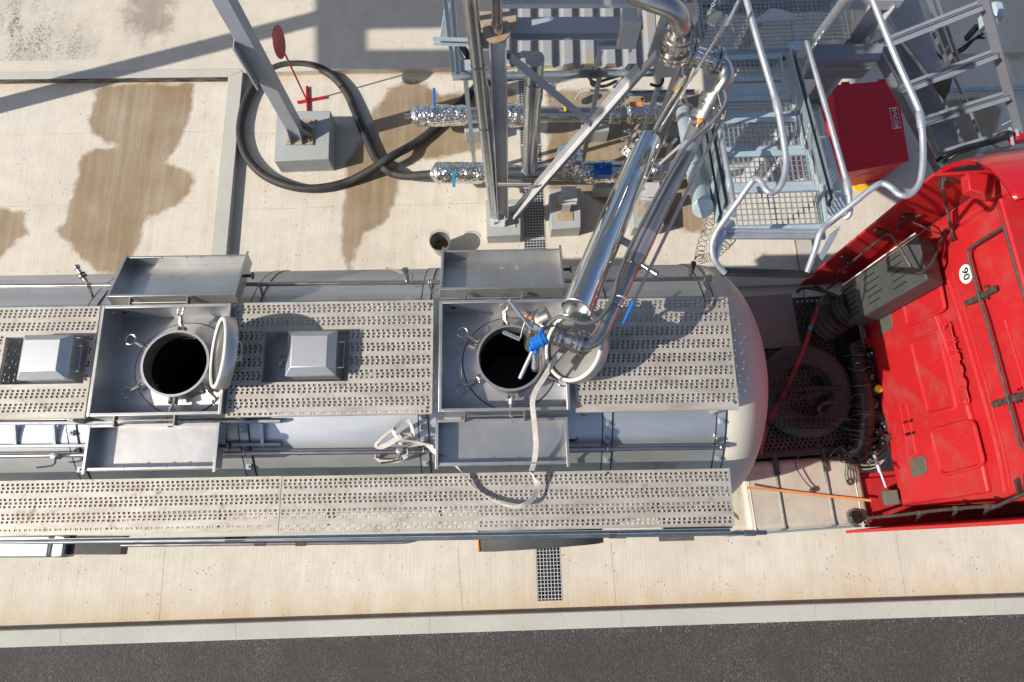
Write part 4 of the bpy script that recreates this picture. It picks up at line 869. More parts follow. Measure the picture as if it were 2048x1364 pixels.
mb = MB(); mb.tube(smooth([at(1526,835,1.33), at(1520,860,1.31), at(1534,850,1.31), at(1524,880,1.3)], 5), .008, 6); mb.torus(at(1640,606,1.35), (0,0,1), .03, .006, 14, 6); obj('buckle', mb, 'black_metal', rs_)
for (a, b_, R_, tn, r_, sg_, lab, m_) in (((1530,762),(1640,742),.050,12,.005,-.04,'uppermost loose coiled black hose across the hole of the spare tyre','black_metal'),
        ((1526,778),(1688,776),.030,30,.006,-.0,'straight middle coiled dark hose across the spare tyre','black_metal'),
        ((1528,812),(1655,782),.032,24,.006,-.0,'slanting coiled dark hose below the straight one on the spare tyre','black_metal'),
        ((1534,848),(1672,848),.050,14,.006,.0,'wide coiled black hose along the lower rim of the spare tyre','black')):
    mb = MB(); mb.tube(helix(at(*a, 1.38), at(*b_, 1.34), R_, tn, r_, 12, sg_), r_, 6); solo('coiled_hose', mb, m_, lab, 'hose', 'coiled hoses behind the cab')
bs = smooth([at(1696,811,1.35), at(1668,804,1.35), at(1650,806,1.35), at(1638,816,1.35), at(1640,826,1.35), at(1660,834,1.34), at(1698,838,1.32)], 10)
mb = MB(); pts = []
for i in range(len(bs)-1):
    t = (bs[i+1]-bs[i]).normalized(); x = t.cross(V((0,0,1))).normalized(); y = x.cross(t)
    for k in range(8): a = 2*math.pi*k/8; pts.append(bs[i].lerp(bs[i+1], k/8)+x*.021*math.cos(a)+y*.021*math.sin(a))
mb.tube(pts, .004, 6); mb.tube(smooth([bs[0], at(1722,814,1.36), at(1745,805,1.36)], 5), .004, 6); mb.tube(smooth([bs[-1], at(1730,842,1.35), at(1750,838,1.35)], 5), .004, 6)
solo('coiled_cable', mb, 'black_metal', 'tightly coiled electric cable bent in a U on the right of the spare tyre', 'cable')
mb = MB(); mb.ribbon([at(1494,975,1.16), at(1560,981,1.095), at(1575,983,1.09), at(1670,994,1.09), at(1742,1001,1.085)], .029, V((0,1,0)), .003); solo('orange_strap', mb, 'orange', 'flat orange strap stretched over the fuel tank', 'strap')
# white webbing sling over the trailer
sp = [(1122,706,3.98),(1108,722,3.9),(1090,752,3.78),(1072,780,3.68),(1065,802,3.6),(1067,830,3.58),(1070,860,3.52),(1072,890,3.5),(1068,925,3.42),(1063,945,3.3),(1072,962,3.24),(1074,978,3.22),(1062,1000,3.24),(1042,1012,3.26),(1015,1012,3.24),(985,1000,3.20),(955,980,3.18),(932,955,3.2),(912,932,3.24),(892,915,3.3),(872,906,3.32),(856,890,3.28),(840,888,3.24),(815,892,3.22),(800,888,3.26),(812,882,3.25),(846,886,3.24),(870,889,3.2)]
wd = []
P = smooth([at(*p) for p in sp], 5)
for i in range(len(P)):
    t = i/len(P); wd.append(V((math.cos(t*7), math.sin(t*5)*.6+.3, .2+.45*abs(math.sin(t*9)))) if t > .33 else V((1, .2, .2)))
sling = thing('lifting_sling', 'white webbing sling hanging from the loading arm over the box lid', 'sling', at(960, 980, 3.17))
mb = MB(); mb.ribbon(P, .042, wd, .004); obj('webbing', mb, 'webbing', sling, sharp=60)
mb = MB(); P = smooth([at(*p) for p in ((868,893,3.30),(830,884,3.30),(800,878,3.33),(788,864,3.34),(795,850,3.36),(812,840,3.36),(822,850,3.34),(826,872,3.30),(810,868,3.3),(790,880,3.25),(765,893,3.2),(752,890,3.2),(768,872,3.24),(790,855,3.3),(808,842,3.34))], 5)
mb.ribbon(P, .042, [V((.3, .8, .5)) if (i//14)%2 else V((.7, .1, .8)) for i in range(len(P))], .004)
P = smooth([at(*p) for p in ((815,900,3.2),(812,912,3.15),(790,922,3.05),(762,922,3.0),(752,915,3.02),(752,908,3.1))], 5); mb.ribbon(P, .042, V((.2, .5, .9)), .004); obj('loose_end', mb, 'webbing', sling, sharp=60)
# ================================================================ YARD: blocks, posts, frames
def block(tops, z, name, label, extra=0):     # concrete plinth from its top corners (px at height z)
    P = [at(u, v, z) for u, v in tops]; c = sum(P, V())/4; mb = MB()
    mb.add([V((p.x, p.y, 0)) for p in P]+P, [(3,2,1,0),(4,5,6,7),(0,1,5,4),(1,2,6,5),(2,3,7,6),(3,0,4,7)])
    return tag(obj(name, mb, 'block', bevel=.012), label, 'concrete block', 'concrete blocks under the pipework')
block([(553,222),(661,221),(658,318),(547,322)], .33, 'concrete_block', 'large pale concrete block carrying the tall grey post inside the hose loop')
block([(970,400),(1042,398),(1042,470),(973,472)], .26, 'concrete_block', 'concrete block under the post with the round rusty top flange, left of the drain')
block([(1098,378),(1162,376),(1162,455),(1102,458)], .28, 'concrete_block', 'concrete block right of the drain with a rusty steel pedestal')
block([(1262,382),(1325,380),(1328,452),(1266,455)], .28, 'concrete_block', 'concrete block behind the mirror-bright cylinder, carrying a small pedestal')
block([(928,248),(985,248),(986,262),(929,264)], .28, 'concrete_block', 'low grey concrete block under the left end of the upper pipeline')
block([(1163,246),(1220,246),(1219,262),(1165,264)], .28, 'concrete_block', 'low grey concrete block under the middle of the upper pipeline')
block([(1333,252),(1378,252),(1376,270),(1335,274)], .26, 'concrete_block', 'low grey concrete block under the right end of the upper pipeline')
block([(1188,360),(1238,358),(1238,376),(1190,378)], .28, 'concrete_block', 'low grey concrete block below the blue valve actuator')
# tall square post
zb_ = .335; cpos = at(598, 270, zb_)
post = thing('steel_post', 'tall grey square steel post bolted to a large concrete block', 'post', cpos)
mb = MB(); mb.box(-.105+cpos.x, cpos.x+.075, cpos.y-.06, cpos.y+.12, zb_+.02, 6.3); obj('shaft', mb, 'paint_grey', post, bevel=.006)
mb = MB(); mb.hexa([V((cpos.x+x, cpos.y+y, z)) for z in (zb_, zb_+.022) for x, y in ((-.17,-.16),(.21,-.16),(.21,.24),(-.17,.24))]); obj('base_plate', mb, 'rust_plate', post)
for o_, d_ in (((-.095,-.06),(0,-.11)), ((.065,-.06),(0,-.11)), ((.075,-.03),(.12,0)), ((.075,.09),(.12,0)), ((-.105,0.03),(-.06,0))):
    a = cpos+V((o_[0], o_[1], .022)); d = V((*d_, 0)); mb = MB(); t_ = V((-d.y, d.x, 0)).normalized()*.006
    mb.add([a-t_, a+d-t_, a+d+V((0,0,.02))-t_, a+V((0,0,.24))-t_, a+t_, a+d+t_, a+d+V((0,0,.02))+t_, a+V((0,0,.24))+t_], [(0,1,2,3),(7,6,5,4),(0,4,5,1),(1,5,6,2),(2,6,7,3),(3,7,4,0)]); obj('gusset', mb, 'paint_grey', post)
for x, y in ((-.13,-.12),(.16,-.11),(.17,.19)):
    mb = MB(); mb.lathe(cpos+V((x, y, .02)), (0,0,1), [(0,.022),(.004,.022),(.004,.014),(.018,.014),(.018,.007),(.045,.007)], 6); obj('anchor_bolt', mb, 'rust_plate', post)
mb = MB(); p0, p1 = [V((cpos.x-.114, cpos.y-.06, z)) for z in (1.60, 2.36)]; mb.prof(p0, p1, [(-.10,-.007),(.10,-.007),(.10,.007),(-.10,.007)], (1,0,0)); pl = obj('side_channel', mb, 'paint_grey', post, bevel=.004)
mb = MB(); mb.hexa([V((cpos.x+x, cpos.y+y, z)) for z in (1.60, 2.36) for x, y in ((-.124,-.162),(-.100,-.162),(-.100,-.150),(-.124,-.150))]); obj('flange', mb, 'paint_grey', pl)
mb = MB(); x_, y_ = cpos.x, cpos.y; mb.box(x_-.7, x_+.6, y_-.02, y_+.08, 6.3, 6.45); obj('head_beam', mb, 'paint_grey', post)
# black hose
hp = [(876,348,.52),(850,350,.40),(815,352,.22),(790,348,.15),(770,338,.16),(752,318,.08),(738,290,.07),(722,250,.07),(707,214,.07),(690,180,.07),(665,152,.07),(635,135,.07),(600,129,.07),(560,133,.07),(525,152,.07),(499,186,.07),(485,225,.07),(480,268,.07),(490,308,.07),(515,340,.07),(550,362,.07),(600,376,.07),(650,375,.07),(700,362,.07),(745,338,.16),(785,312,.22),(825,290,.10),(860,265,.07),(900,228,.07),(935,192,.07),(955,172,.07),(985,158,.07),(1030,150,.07)]
hose = thing('rubber_hose', 'thick black rubber hose looped on the concrete round the tall post', 'hose', at(600, 376, 0))
mb = MB(); mb.tube(smooth([at(*p) for p in hp], 8), .060, 18); obj('tube', mb, 'rubber', hose)
mb = MB(); mb.tube(smooth([at(704,207,.07), at(713,228,.07), at(722,250,.07), at(731,272,.07)], 4), .0635, 18); obj('tape_wrap', mb, 'black', hose)
mb = MB(); mb.tube([at(866,348,.5), at(880,348,.55)], .068, 18); obj('hose_coupling', mb, 'zinc', hose)
# red disc sign
b0 = at(615, 203, 0)
sign = thing('disc_sign', 'red round sign plate on a thin rod with a cross foot', 'sign', b0)
mb = MB(); mb.tube([b0+V((-.14,-.03,.02)), b0+V((.27,.06,.02))], .022, 10); mb.tube([b0+V((-.02,.24,.022)), b0+V((.03,-.20,.022))], .022, 10); obj('foot', mb, 'red', sign)
mb = MB(); mb.tube([b0, b0+V((0,.02,1.36))], .013, 10); obj('rod', mb, 'red', sign)
mb = MB(); dn = V((.96,-.05,.05)).normalized(); mb.lathe(b0+V((0,0,1.30)), dn, [(0,.001),(0,.205),(.006,.207),(.012,.205),(.012,.001)], 40, (False, False)); obj('disc', mb, 'red', sign)
# bucket
bc = at(884, 500, 0)
bucket = thing('bucket', 'dirty zinc bucket standing beside the open box lid', 'bucket', bc)
mb = MB(); mb.lathe(bc, (0,0,1), [(.0,.001),(.0,.10),(.30,.135),(.305,.142),(.315,.142),(.315,.132),(.012,.096),(.012,.001)], 36, (False, False)); obj('body', mb, 'zinc', bucket)
mb = MB(); pts = [bc+V((.14*math.cos(a), .03+.10*math.sin(a)*.3, .30+.02)) for a in [math.pi*k/10 for k in range(11)]]; pts = [bc+V((.138*math.cos(math.pi*k/12+.4), .138*math.sin(math.pi*k/12+.4)+.02, .33)) for k in range(13)]; mb.tube(pts, .004, 6); obj('handle', mb, 'bolt', bucket)
mb = MB(); mb.lathe(bc+V((0,0,.10)), (0,0,1), [(0,.107),(.002,.001)], 24, (False, False)); obj('residue', mb, 'brown_cloth', bucket)
# pipelines
def crumple(o, axis, length, r, seed, seg=44, rings=None, bulge=.0):
    mb = MB(); rings = rings or max(8, int(length/.022)); x, y, d = mb.frame_axes(axis); vs = []; fs = []
    for i in range(rings+1):
        t = i/rings; e = 1-max(0, abs(t-.5)*2-.86)*2.4
        for k in range(seg):
            a = 2*math.pi*k/seg; c = x*math.cos(a)+y*math.sin(a); p = V(o)+d*(t*length)
            q = (p+c*r)*8+V((seed*7, 0, 0)); nz = abs(noise.noise(q))*.10+abs(noise.noise(q*2.3))*.07-abs(noise.noise(q*4.6))*.05+noise.noise((p+c*r)*3+V((seed,0,0)))*.10
            rr = r*e*(1-.06+nz*1.2+bulge*math.sin(math.pi*t)); vs.append(p+c*rr+d*noise.noise(q*1.7)*.012)
    for i in range(rings):
        for k in range(seg): k2 = (k+1)%seg; fs.append((i*seg+k, i*seg+k2, (i+1)*seg+k2, (i+1)*seg+k))
    fs += [tuple(range(seg-1,-1,-1)), tuple(range(rings*seg, (rings+1)*seg))]
    return mb.add(vs, fs)
def pipeline(name, label, z, u0, u1, vf, r, wraps):
    A = at(u0, vf(u0), z); B = at(u1, vf(u1), z); th = thing(name, label, 'pipeline', V((((A+B)/2).x, ((A+B)/2).y, 0)))
    mb = MB(); mb.tube([A, B], r, 28); obj('pipe_run', mb, 'clad', th)
    for k, (a, b_, rr, sd_) in enumerate(wraps):
        p, q = at(a, vf(a), z), at(b_, vf(b_), z); obj('foil_wrap', crumple(p, q-p, (q-p).length, rr, sd_), 'foil', th, sharp=18)
    return th
va = lambda u: 232+(u-820)*(-.012); vb = lambda u: 347+(u-870)*(-.008)
pA = pipeline('pipeline', 'upper foil-wrapped pipeline with a yellow valve and an upright blue lever', .50, 846, 1372, va, .108, [(824,938,.150,1),(976,1012,.15,5),(1012,1058,.165,2),(1216,1244,.135,3),(1250,1372,.145,4)])
pB = pipeline('pipeline', 'lower foil-wrapped pipeline with a blue actuator, nearer the truck', .50, 880, 1376, vb, .108, [(867,972,.150,6),(1150,1262,.155,8),(1300,1350,.14,9)])
mb = MB(); mb.tube([at(809,233,.5), at(826,232,.5)], .035, 14); obj('pipe_stub', mb, 'chrome', pA)
obj('foil_wrap', crumple(at(1134,340,.46), (0,.05,1), .42, .17, 11, bulge=.1), 'foil', pB, sharp=18)
obj('foil_wrap', crumple(at(1236,200,.42), (0,.2,1), .3, .11, 12), 'foil', pA, sharp=18)
obj('foil_wrap', crumple(at(1103,190,.40), (0,.2,1), .2, .06, 13), 'foil', pA, sharp=18)
mb = MB(); mb.bar(at(869,213,.68), at(869,206,.72), .03, .02); mb.bar(at(869,206,.72), at(868,176,.74), .036, .01, (0,0,1)); obj('valve_lever', mb, 'blue', pA, bevel=.003)
mb = MB(); mb.bar(at(907,343,.70), at(908,374,.72), .038, .012, (0,0,1)); obj('valve_lever', mb, 'blue_light', pB, bevel=.003)
mb = MB(); q = at(1132,216,.66); mb.lathe(q-V((0,0,.05)), (0,.25,1), [(0,.022),(.05,.024),(.06,.034),(.11,.034),(.12,.02)], 14); mb.tube([q+V((-.03,.03,.03)), q+V((-.06,.06,.05))], .02, 10); obj('gauge_tap', mb, 'yellow', pA)
mb = MB(); mb.tube(smooth([at(1150,200,.6), at(1158,186,.7), at(1172,181,.75), at(1182,182,.75)], 5), .006, 6); mb.tube([at(1178,182,.75), at(1250,178,.75)], .018, 10); obj('conduit', mb, 'paint_light', pA)
q = at(1205, 341, .70); mb = MB(); mb.hexa([q+V((x, y, z)) for z in (-.08, .06) for x, y in ((-.12,-.09),(.12,-.09),(.12,.09),(-.12,.09))]); ac = obj('actuator_housing', mb, 'blue', pB, bevel=.012)
mb = MB(); mb.tube([q+V((-.20,.05,.08)), q+V((.24,.02,.08))], .014, 10); mb.lathe(q+V((0,.03,.05)), (0,0,1), [(0,.05),(.03,.05),(.05,.03),(.07,.03)], 14); mb.lathe(q+V((-.04,-.05,.05)), (0,0,1), [(0,.03),(.02,.03),(.03,.02)], 12); mb.tube([q+V((-.09,-.01,.06)), q+V((.06,-.06,.06))], .018, 8); obj('actuator_arm', mb, 'blue', ac)
mb = MB(); mb.bar(at(1284,196,.62), at(1285,212,.60), .03, .02); obj('valve_lever', mb, 'red', pA)
mb = MB(); mb.box(at(1250,0,.7).x, at(1275,0,.7).x, at(0,208,.7).y, at(0,200,.7).y, .62, .66); obj('cardboard_tag', mb, 'orange', pA)
# strut channel between the pipes
mb = MB(); mb.chan(at(1248,187,.85), at(1390,184,.85), .06, .04, .004); solo('strut_channel', mb, 'galv', 'perforated galvanised channel lying above the right end of the upper pipeline', 'steel channel')
# pedestals
for (u, v, lab) in ((1131,418,'small steel pipe pedestal standing on the block right of the drain'), (1292,410,'small steel pipe pedestal behind the mirror-bright cylinder')):
    b = at(u, v, .28); pd = thing('pipe_pedestal', lab, 'pedestal', b, 'pipe pedestals')
    mb = MB(); mb.hexa([b+V((x, y, z)) for z in (0, .012) for x, y in ((-.12,-.17),(.10,-.17),(.10,.14),(-.12,.14))]); obj('base_plate', mb, 'rust_plate', pd)
    mb = MB(); mb.ibeam(b+V((0,0,.012)), b+V((0,0,.24)), .11, .11, .01, (0,1,0)); obj('stub_column', mb, 'paint_light', pd)
    mb = MB(); mb.ibeam(b+V((-.12,0,.29)), b+V((.13,0,.29)), .10, .10, .01); mb.hexa([b+V((x, y, z)) for z in (.341, .35) for x, y in ((-.08,.0),(.12,.0),(.12,.16),(-.08,.16))]); obj('saddle', mb, 'paint_light', pd)
# support frame with flanged post
fb = at(1006, 432, .26)
fr3 = thing('support_frame', 'grey steel frame with a flanged post and crossed diagonal braces', 'steel frame', fb)
mb = MB(); mb.ibeam(fb, V((fb.x, fb.y, 3.90)), .16, .15, .012, (1,0,0)); obj('post', mb, 'paint_light', fr3)
mb = MB(); mb.hexa([fb+V((x, y, z)) for z in (0, .015) for x, y in ((-.17,-.17),(.17,-.17),(.17,.17),(-.17,.17))]); mb.hexa([fb+V((x, y, z)) for z in (.015, .15) for x, y in ((.02,-.17),(.032,-.17),(.032,-.07),(.02,-.07))]); obj('base_plate', mb, 'paint_light', fr3)
for x in (-.11, .12):
    mb = MB(); mb.lathe(fb+V((x, -.12, .015)), (0,0,1), [(0,.018),(.02,.018),(.02,.008),(.06,.008)], 6); obj('anchor_bolt', mb, 'zinc', fr3)
mb = MB(); mb.lathe(V((fb.x-.01, fb.y, 3.91)), (0,0,1), [(0,.001),(0,.118),(.022,.118),(.022,.001)], 40, (False, False)); fl = obj('top_flange', mb, 'rust_plate', fr3)
mb = MB(); mb.box(fb.x-.17, fb.x+.16, fb.y+.05, fb.y+.22, 3.875, 3.90); mb.box(fb.x-.17, fb.x-.08, fb.y-.02, fb.y+.2, 3.72, 3.87); obj('head_plate', mb, 'rust_plate', fr3)
mb = MB(); mb.tube([V((fb.x, fb.y+.01, 3.93)), V((fb.x+.0, fb.y+.01, 6.4))], .046, 20); mb.lathe(V((fb.x, fb.y+.01, 3.932)), (0,0,1), [(0,.062),(.05,.058),(.08,.052)], 20); obj('riser_pipe', mb, 'pipe_steel', fr3)
Yb = YRD.l(fb).y
def yb_(u, v, dy=0): return YRD.ony(u, v, Yb+dy)
mb = MB(); p0, p1 = at(1027, 428, .36), yb_(1312, 98, .03); mb.angle(p0, p1, .085, .085, .009, (0,-1,.3)); mb.angle(p0+V((.0,.02,.0)), p0.lerp(p1, .93), -.06, .06, .007, (0,-1,.3)); obj('diagonal_brace', mb, 'paint_light', fr3)
mb = MB(); p0, p1 = yb_(1022, 104, .06), yb_(1188, 243, .06); mb.angle(p0, p1, .09, .09, .009, (0,-1,-.2)); obj('diagonal_brace', mb, 'paint_grey', fr3)
mb = MB(); mb.box(fb.x-.05, at(1062, 318, 1.2).x, fb.y-.09, fb.y-.08, 1.30, 1.36); obj('tie_plate', mb, 'paint_light', fr3)
# top beams
A, B = at(1022, 58, 3.72), at(1283, 56, 3.72); mb = MB(); mb.ibeam(A, B, .13, .14, .012)
obj('cross_beam', mb, 'paint_grey', fr3)
A, B = at(1004, 9, 4.35), at(1293, 8, 4.35); mb = MB(); mb.bar(A, B, .045, .045); obj('cross_beam', mb, 'paint_light', fr3, bevel=.006); mb = MB(); mb.bar(A+V((0,.05,-.02)), B+V((0,.05,-.02)), .04, .05); obj('cross_beam', mb, 'rust_plate', fr3)
mb = MB(); mb.box(at(1246, 0, 4.0).x, at(1285, 0, 4.0).x, at(0, 52, 3.9).y, at(0, 22, 3.9).y, 3.6, 3.95); mb.box(at(1270,0,3.9).x, at(1276,0,3.9).x, at(0,60,3.8).y, at(0,15,3.9).y, 3.5, 4.1); obj('corner_bracket', mb, 'paint_light', fr3, bevel=.004)
A, B = at(1352, -15, 4.3), at(1318, 112, 3.2)
for (a, b_, w_, h_) in (((1343,8,4.2),(1306,112,3.0),.11,.03), ((1345,150,2.6),(1322,150,2.6),.02,.02)):
    mb = MB(); mb.bar(at(*a), at(*b_), w_, h_, (0,-1,0)); obj('hanger_plate', mb, 'paint_light', fr3)
mb = MB(); mb.ibeam(at(1372,-10,4.2), at(1326,140,2.9), .20, .16, .012, (0,-1,0)); obj('hanger_post', mb, 'paint_light', fr3)
# small fittings plate hanging from the beam
mb = MB(); mb.chan(at(1194,90,3.35), at(1240,88,3.35), .07, .05, .004); mb.chan(at(1202,98,3.3), at(1192,135,2.7), .05, .04, .004); obj('strut_hanger', mb, 'galv_pale', fr3)
mb = MB(); mb.tube(smooth([at(1188,135,2.7), at(1182,150,2.3), at(1192,155,2.2), at(1198,138,2.7)], 6), .012, 8); mb.tube(smooth([at(1182,152,2.2), at(1185,170,1.6), at(1210,172,1.2), at(1232,162,1.0)], 6), .02, 8); mb.tube(smooth([at(1178,155,1.6), at(1190,165,1.4), at(1215,158,1.2), at(1245,150,1.1)], 6), .02, 8); mb.tube(smooth([at(1312,148,2.2), at(1326,158,2.2), at(1318,172,2.2), at(1300,168,2.2)], 6), .016, 8); obj('cable_loop', mb, 'black', fr3)
# corrugated sheet roof
zc0 = 2.45; X0_, X1_ = at(985, 0, zc0).x, at(1292, 0, zc0).x; X0_ = at(985,110,zc0).x; X1_ = at(1290,110,zc0).x; yf = at(0, 136, zc0).y; pit_ = (X1_-X0_)/7.3
mb = MB(); prf = []; x = X0_
while x < X1_: prf += [(x, .0), (x+.30*pit_, .0), (x+.42*pit_, .075), (x+.80*pit_, .075), (x+.92*pit_, 0)]; x += pit_
vs = [V((x, yf, zc0+h)) for x, h in prf]+[V((x, yf+2.6, zc0+h+.03)) for x, h in prf]; n = len(prf); mb.add(vs, [(i, i+1, i+1+n, i+n) for i in range(n-1)])
can = thing('canopy', 'corrugated grey sheet canopy below the steel beams', 'canopy', V((X0_, yf, zc0-.3)))
obj('corrugated_sheet', mb, 'sheet_warm', can, solid=.004, sharp=0)
mb = MB(); mb.angle(at(905,152,2.3), at(1345,143,2.3), .06, .06, .006); obj('front_rail', mb, 'galv', can)
for (a, b_) in (((890,-10,2.35),(908,150,2.3)), ((905,-10,2.5),(917,146,2.45))):
    mb = MB(); mb.chan(at(*a), at(*b_), .05, .05, .004); obj('side_rail', mb, 'galv', can)
mb = MB(); mb.bar(at(896,5,2.2), at(884,78,2.0), .06, .02, (0,-1,0)); obj('strut_rail', mb, 'galv_pale', can); mb = MB(); mb.chan(at(866,82,2.9), at(986,86,2.9), .06, .06, .004, (0,-1,.3)); obj('strut_rail', mb, 'galv_pale', can); mb = MB(); mb.box(at(912,0,2.2).x, at(945,0,2.2).x, at(0,146,2.2).y, at(0,125,2.2).y, 2.1, 2.25); obj('strut_rail', mb, 'galv_pale', can)
mb = MB(); mb.bar(at(920,92,2.1), at(938,120,2.1), .1, .1); obj('black_sheeting', mb, 'black', can, bevel=.02)
for u in (930, 1010, 1200, 1325):
    mb = MB(); q = at(u, 149, 2.25); mb.box(q.x-.025, q.x+.025, q.y-.02, q.y+.03, 0.1 if q.y > 6.4 else 0, 2.25); obj('leg', mb, 'galv', can)
# vertical clad pipes
mb = MB(); mb.tube([at(988,430,.28), at(941,0,4.35), at(935,-60,4.9)], .062, 20); vp_ = thing('vertical_pipe', 'slender clad pipe leaning beside the flanged post', 'pipe', at(988,430,.26))
obj('pipe_run', mb, 'clad', vp_); mb = MB(); mb.tube([at(996,424,.3), at(975,180,2.9), at(958,120,3.2), at(950,-20,4.3)], .026, 12); obj('side_pipe', mb, 'clad', vp_)
mb = MB()
for t in (.25, .55, .8): p = at(988,430,.28).lerp(at(941,0,4.35), t); mb.torus(p, at(941,0,4.35)-at(988,430,.28), .064, .004, 24, 6)
obj('seam_ring', mb, 'galv', vp_)
mb = MB(); b = at(1059, 340, .62); mb.tube([b, V((b.x, b.y, 2.9))], .098, 28); vd = thing('vertical_pipe', 'wide clad pipe rising from the lower pipeline over the drain', 'pipe', b)
obj('pipe_run', mb, 'clad', vd); mb = MB(); mb.tube([V((b.x, b.y, 2.25)), V((b.x, b.y, 2.55))], .108, 28); obj('joint_sleeve', mb, 'clad', vd); mb = MB(); mb.torus(V((b.x, b.y, .66)), (0,0,1), .10, .006, 28, 6); obj('foot_ring', mb, 'clad', vd)
mb = MB(); b2_ = at(1246, 190, .7); mb.tube([b2_, b2_+V((.03,.05,1.6))], .09, 24); v3 = thing('vertical_pipe', 'short pale pipe rising from the upper pipeline behind the diagonal brace', 'pipe', b2_); obj('pipe_run', mb, 'clad', v3)
# ================================================================ GANGWAY
ZP = 3.4
gw = thing('access_platform', 'galvanised grating platform at the head of the folding stairs', 'platform', at(1560, 100, 0))
p0, p1 = YRD.loc(1405, 100, ZP), YRD.loc(1585, 100, ZP)
mb = MB(); grating(mb, p0.x, p1.x+.02, p0.y, p0.y+2.0, ZP, YRD); obj('platform_grating', mb, 'galv', gw, sharp=0)
mb = MB(); p2 = YRD.loc(1690, 74, ZP); grating(mb, p1.x+.03, p2.x+.05, YRD.loc(1690,76,ZP).y, p0.y+2.0, ZP, YRD); obj('platform_grating', mb, 'galv', gw, sharp=0)
mb = MB(); mb.ibeam(YRD.w(p0.x-.05, p0.y-.04, ZP-.09), YRD.w(p1.x+.05, p0.y-.04, ZP-.09), .08, .14, .008); obj('edge_beam', mb, 'galv', gw)
A, B = at(1628, 106, 3.25), at(1752, 104, 3.25)
mb = MB(); mb.hexa([A+V((0,-.08,-.30)), B+V((0,-.08,-.30)), B+V((0,.10,-.30)), A+V((0,.10,-.30)), A+V((0,-.08,-.0)), B+V((0.03,-.08,-.0)), B+V((0.1,.10,-.0)), A+V((0,.10,-.0))]); obj('box_beam', mb, 'paint_dark', gw, bevel=.006)
mb = MB(); mb.bar(A+V((0,-.085,-.13)), B+V((0,-.085,-.13)), .012, .012); obj('beam_rib', mb, 'rust_plate', gw)
mb = MB(); q = at(1728, 40, 3.3); mb.ibeam(V((q.x, q.y, 0.1)), V((q.x, q.y, 3.6)), .24, .24, .014, (1,0,0)); obj('column', mb, 'paint_light', gw)
mb = MB(); mb.bar(at(1700,3,3.6), at(1800,3,3.6), .08, .12); obj('top_beam', mb, 'paint_grey', gw)
mb = MB(); q = YRD.loc(1400, 60, 0); mb.ibeam(YRD.w(p0.x+.1, p0.y+.5, .1), YRD.w(p0.x+.1, p0.y+.5, ZP-.05), .14, .14, .01, (1,0,0)); mb.ibeam(YRD.w(p1.x, p0.y+.9, .1), YRD.w(p1.x, p0.y+.9, ZP-.05), .14, .14, .01, (1,0,0)); mb.ibeam(YRD.w(p0.x, p0.y+.6, ZP-.12), YRD.w(p2.x, p0.y+.6, ZP-.12), .1, .14, .01); obj('under_frame', mb, 'paint_light', gw)
mb = MB(); mb.slab([at(1505,42,ZP+.05), at(1540,17,ZP+.05), at(1558,17,ZP+.05), at(1592,30,ZP+.05), at(1592,40,ZP+.05)], .03); obj('foot_plate', mb, 'paint_light', gw)
for (a, b_, r_, m_) in (((1698,-10,4.6),(1622,92,3.6),.040,'alu'), ((1345,-20,4.6),(1400,-60,4.9),.02,'alu')):
    mb = MB(); mb.tube([at(*a), at(*b_)], r_, 14); obj('rail_post', mb, m_, gw)
gq = at(1592, 92, 3.55); mb = MB(); mb.lathe(gq, (0,0,1), [(-.5,.03),(.0,.03),(.0,.052),(.01,.052),(.012,.001)], 20); obj('stop_post', mb, 'galv_pale', gw)
stair = thing('folding_stairs', 'galvanised folding stairs with pale tubular cage reaching over the truck', 'stairs', at(1560, 110, 3.3))
def tread(u0, u1, v0, v1, z, wfix=None):
    a = YRD.loc(u0, v0, z); b = YRD.loc(u1, v1, z); w0 = YRD.loc(u0, v1, z)
    x0, x1, y1, y0 = a.x, b.x, a.y, b.y
    mb = MB(); grating(mb, x0+.01, x1-.01, y0+.05, y1-.05, z-.004, YRD, t=.0023, h=.022, hy=.008); tr = obj('tread', mb, 'galv', stair, sharp=0)
    for nm, ya, yb2 in (('tread_nosing', y0, y0+.045), ('tread_back_strip', y1-.045, y1)):
        mb = MB(); mb.box(x0, x1, ya, yb2, z-.04, z, YRD); s_ = obj(nm, mb, 'galv_pale', tr, bevel=.004)
        mb = MB()
        for i in range(int((x1-x0)/.055)): mb.lathe(YRD.w(x0+.04+.055*i, (ya+yb2)/2+(.01 if i%2 else -.01), z), (0,0,1), [(0,.006),(.002,.003)], 6)
        obj('stud', mb, 'paint_grey', s_)
    mb = MB(); mb.hexa([YRD.w(x1+dx, y, zz) for zz, e in ((z-.10, .05), (z+.015, 0)) for dx, y in ((.002,y0+e),(.022,y0+e),(.022,y1-e),(.002,y1-e))]); obj('tread_end_plate', mb, 'galv_pale', tr)
    return x0, x1, y0, y1
XL, XR = YRD.loc(1440,130,3.42).x, YRD.loc(1563,130,3.42).x
mb = MB()
tread(1440, 1565, 110, 160, 3.42); 
mb = MB(); a, b_ = YRD.loc(1448,168,3.44), YRD.loc(1577,190,3.44); mb.box(a.x, b_.x, b_.y, a.y, 3.40, 3.44, YRD); obj('step_plate', mb, 'galv_pale', stair, bevel=.006)
tread(1440, 1588, 193, 232, 3.52); tread(1443, 1604, 236, 300, 3.66); tread(1452, 1626, 303, 372, 3.84); tread(1464, 1652, 374, 458, 4.02)
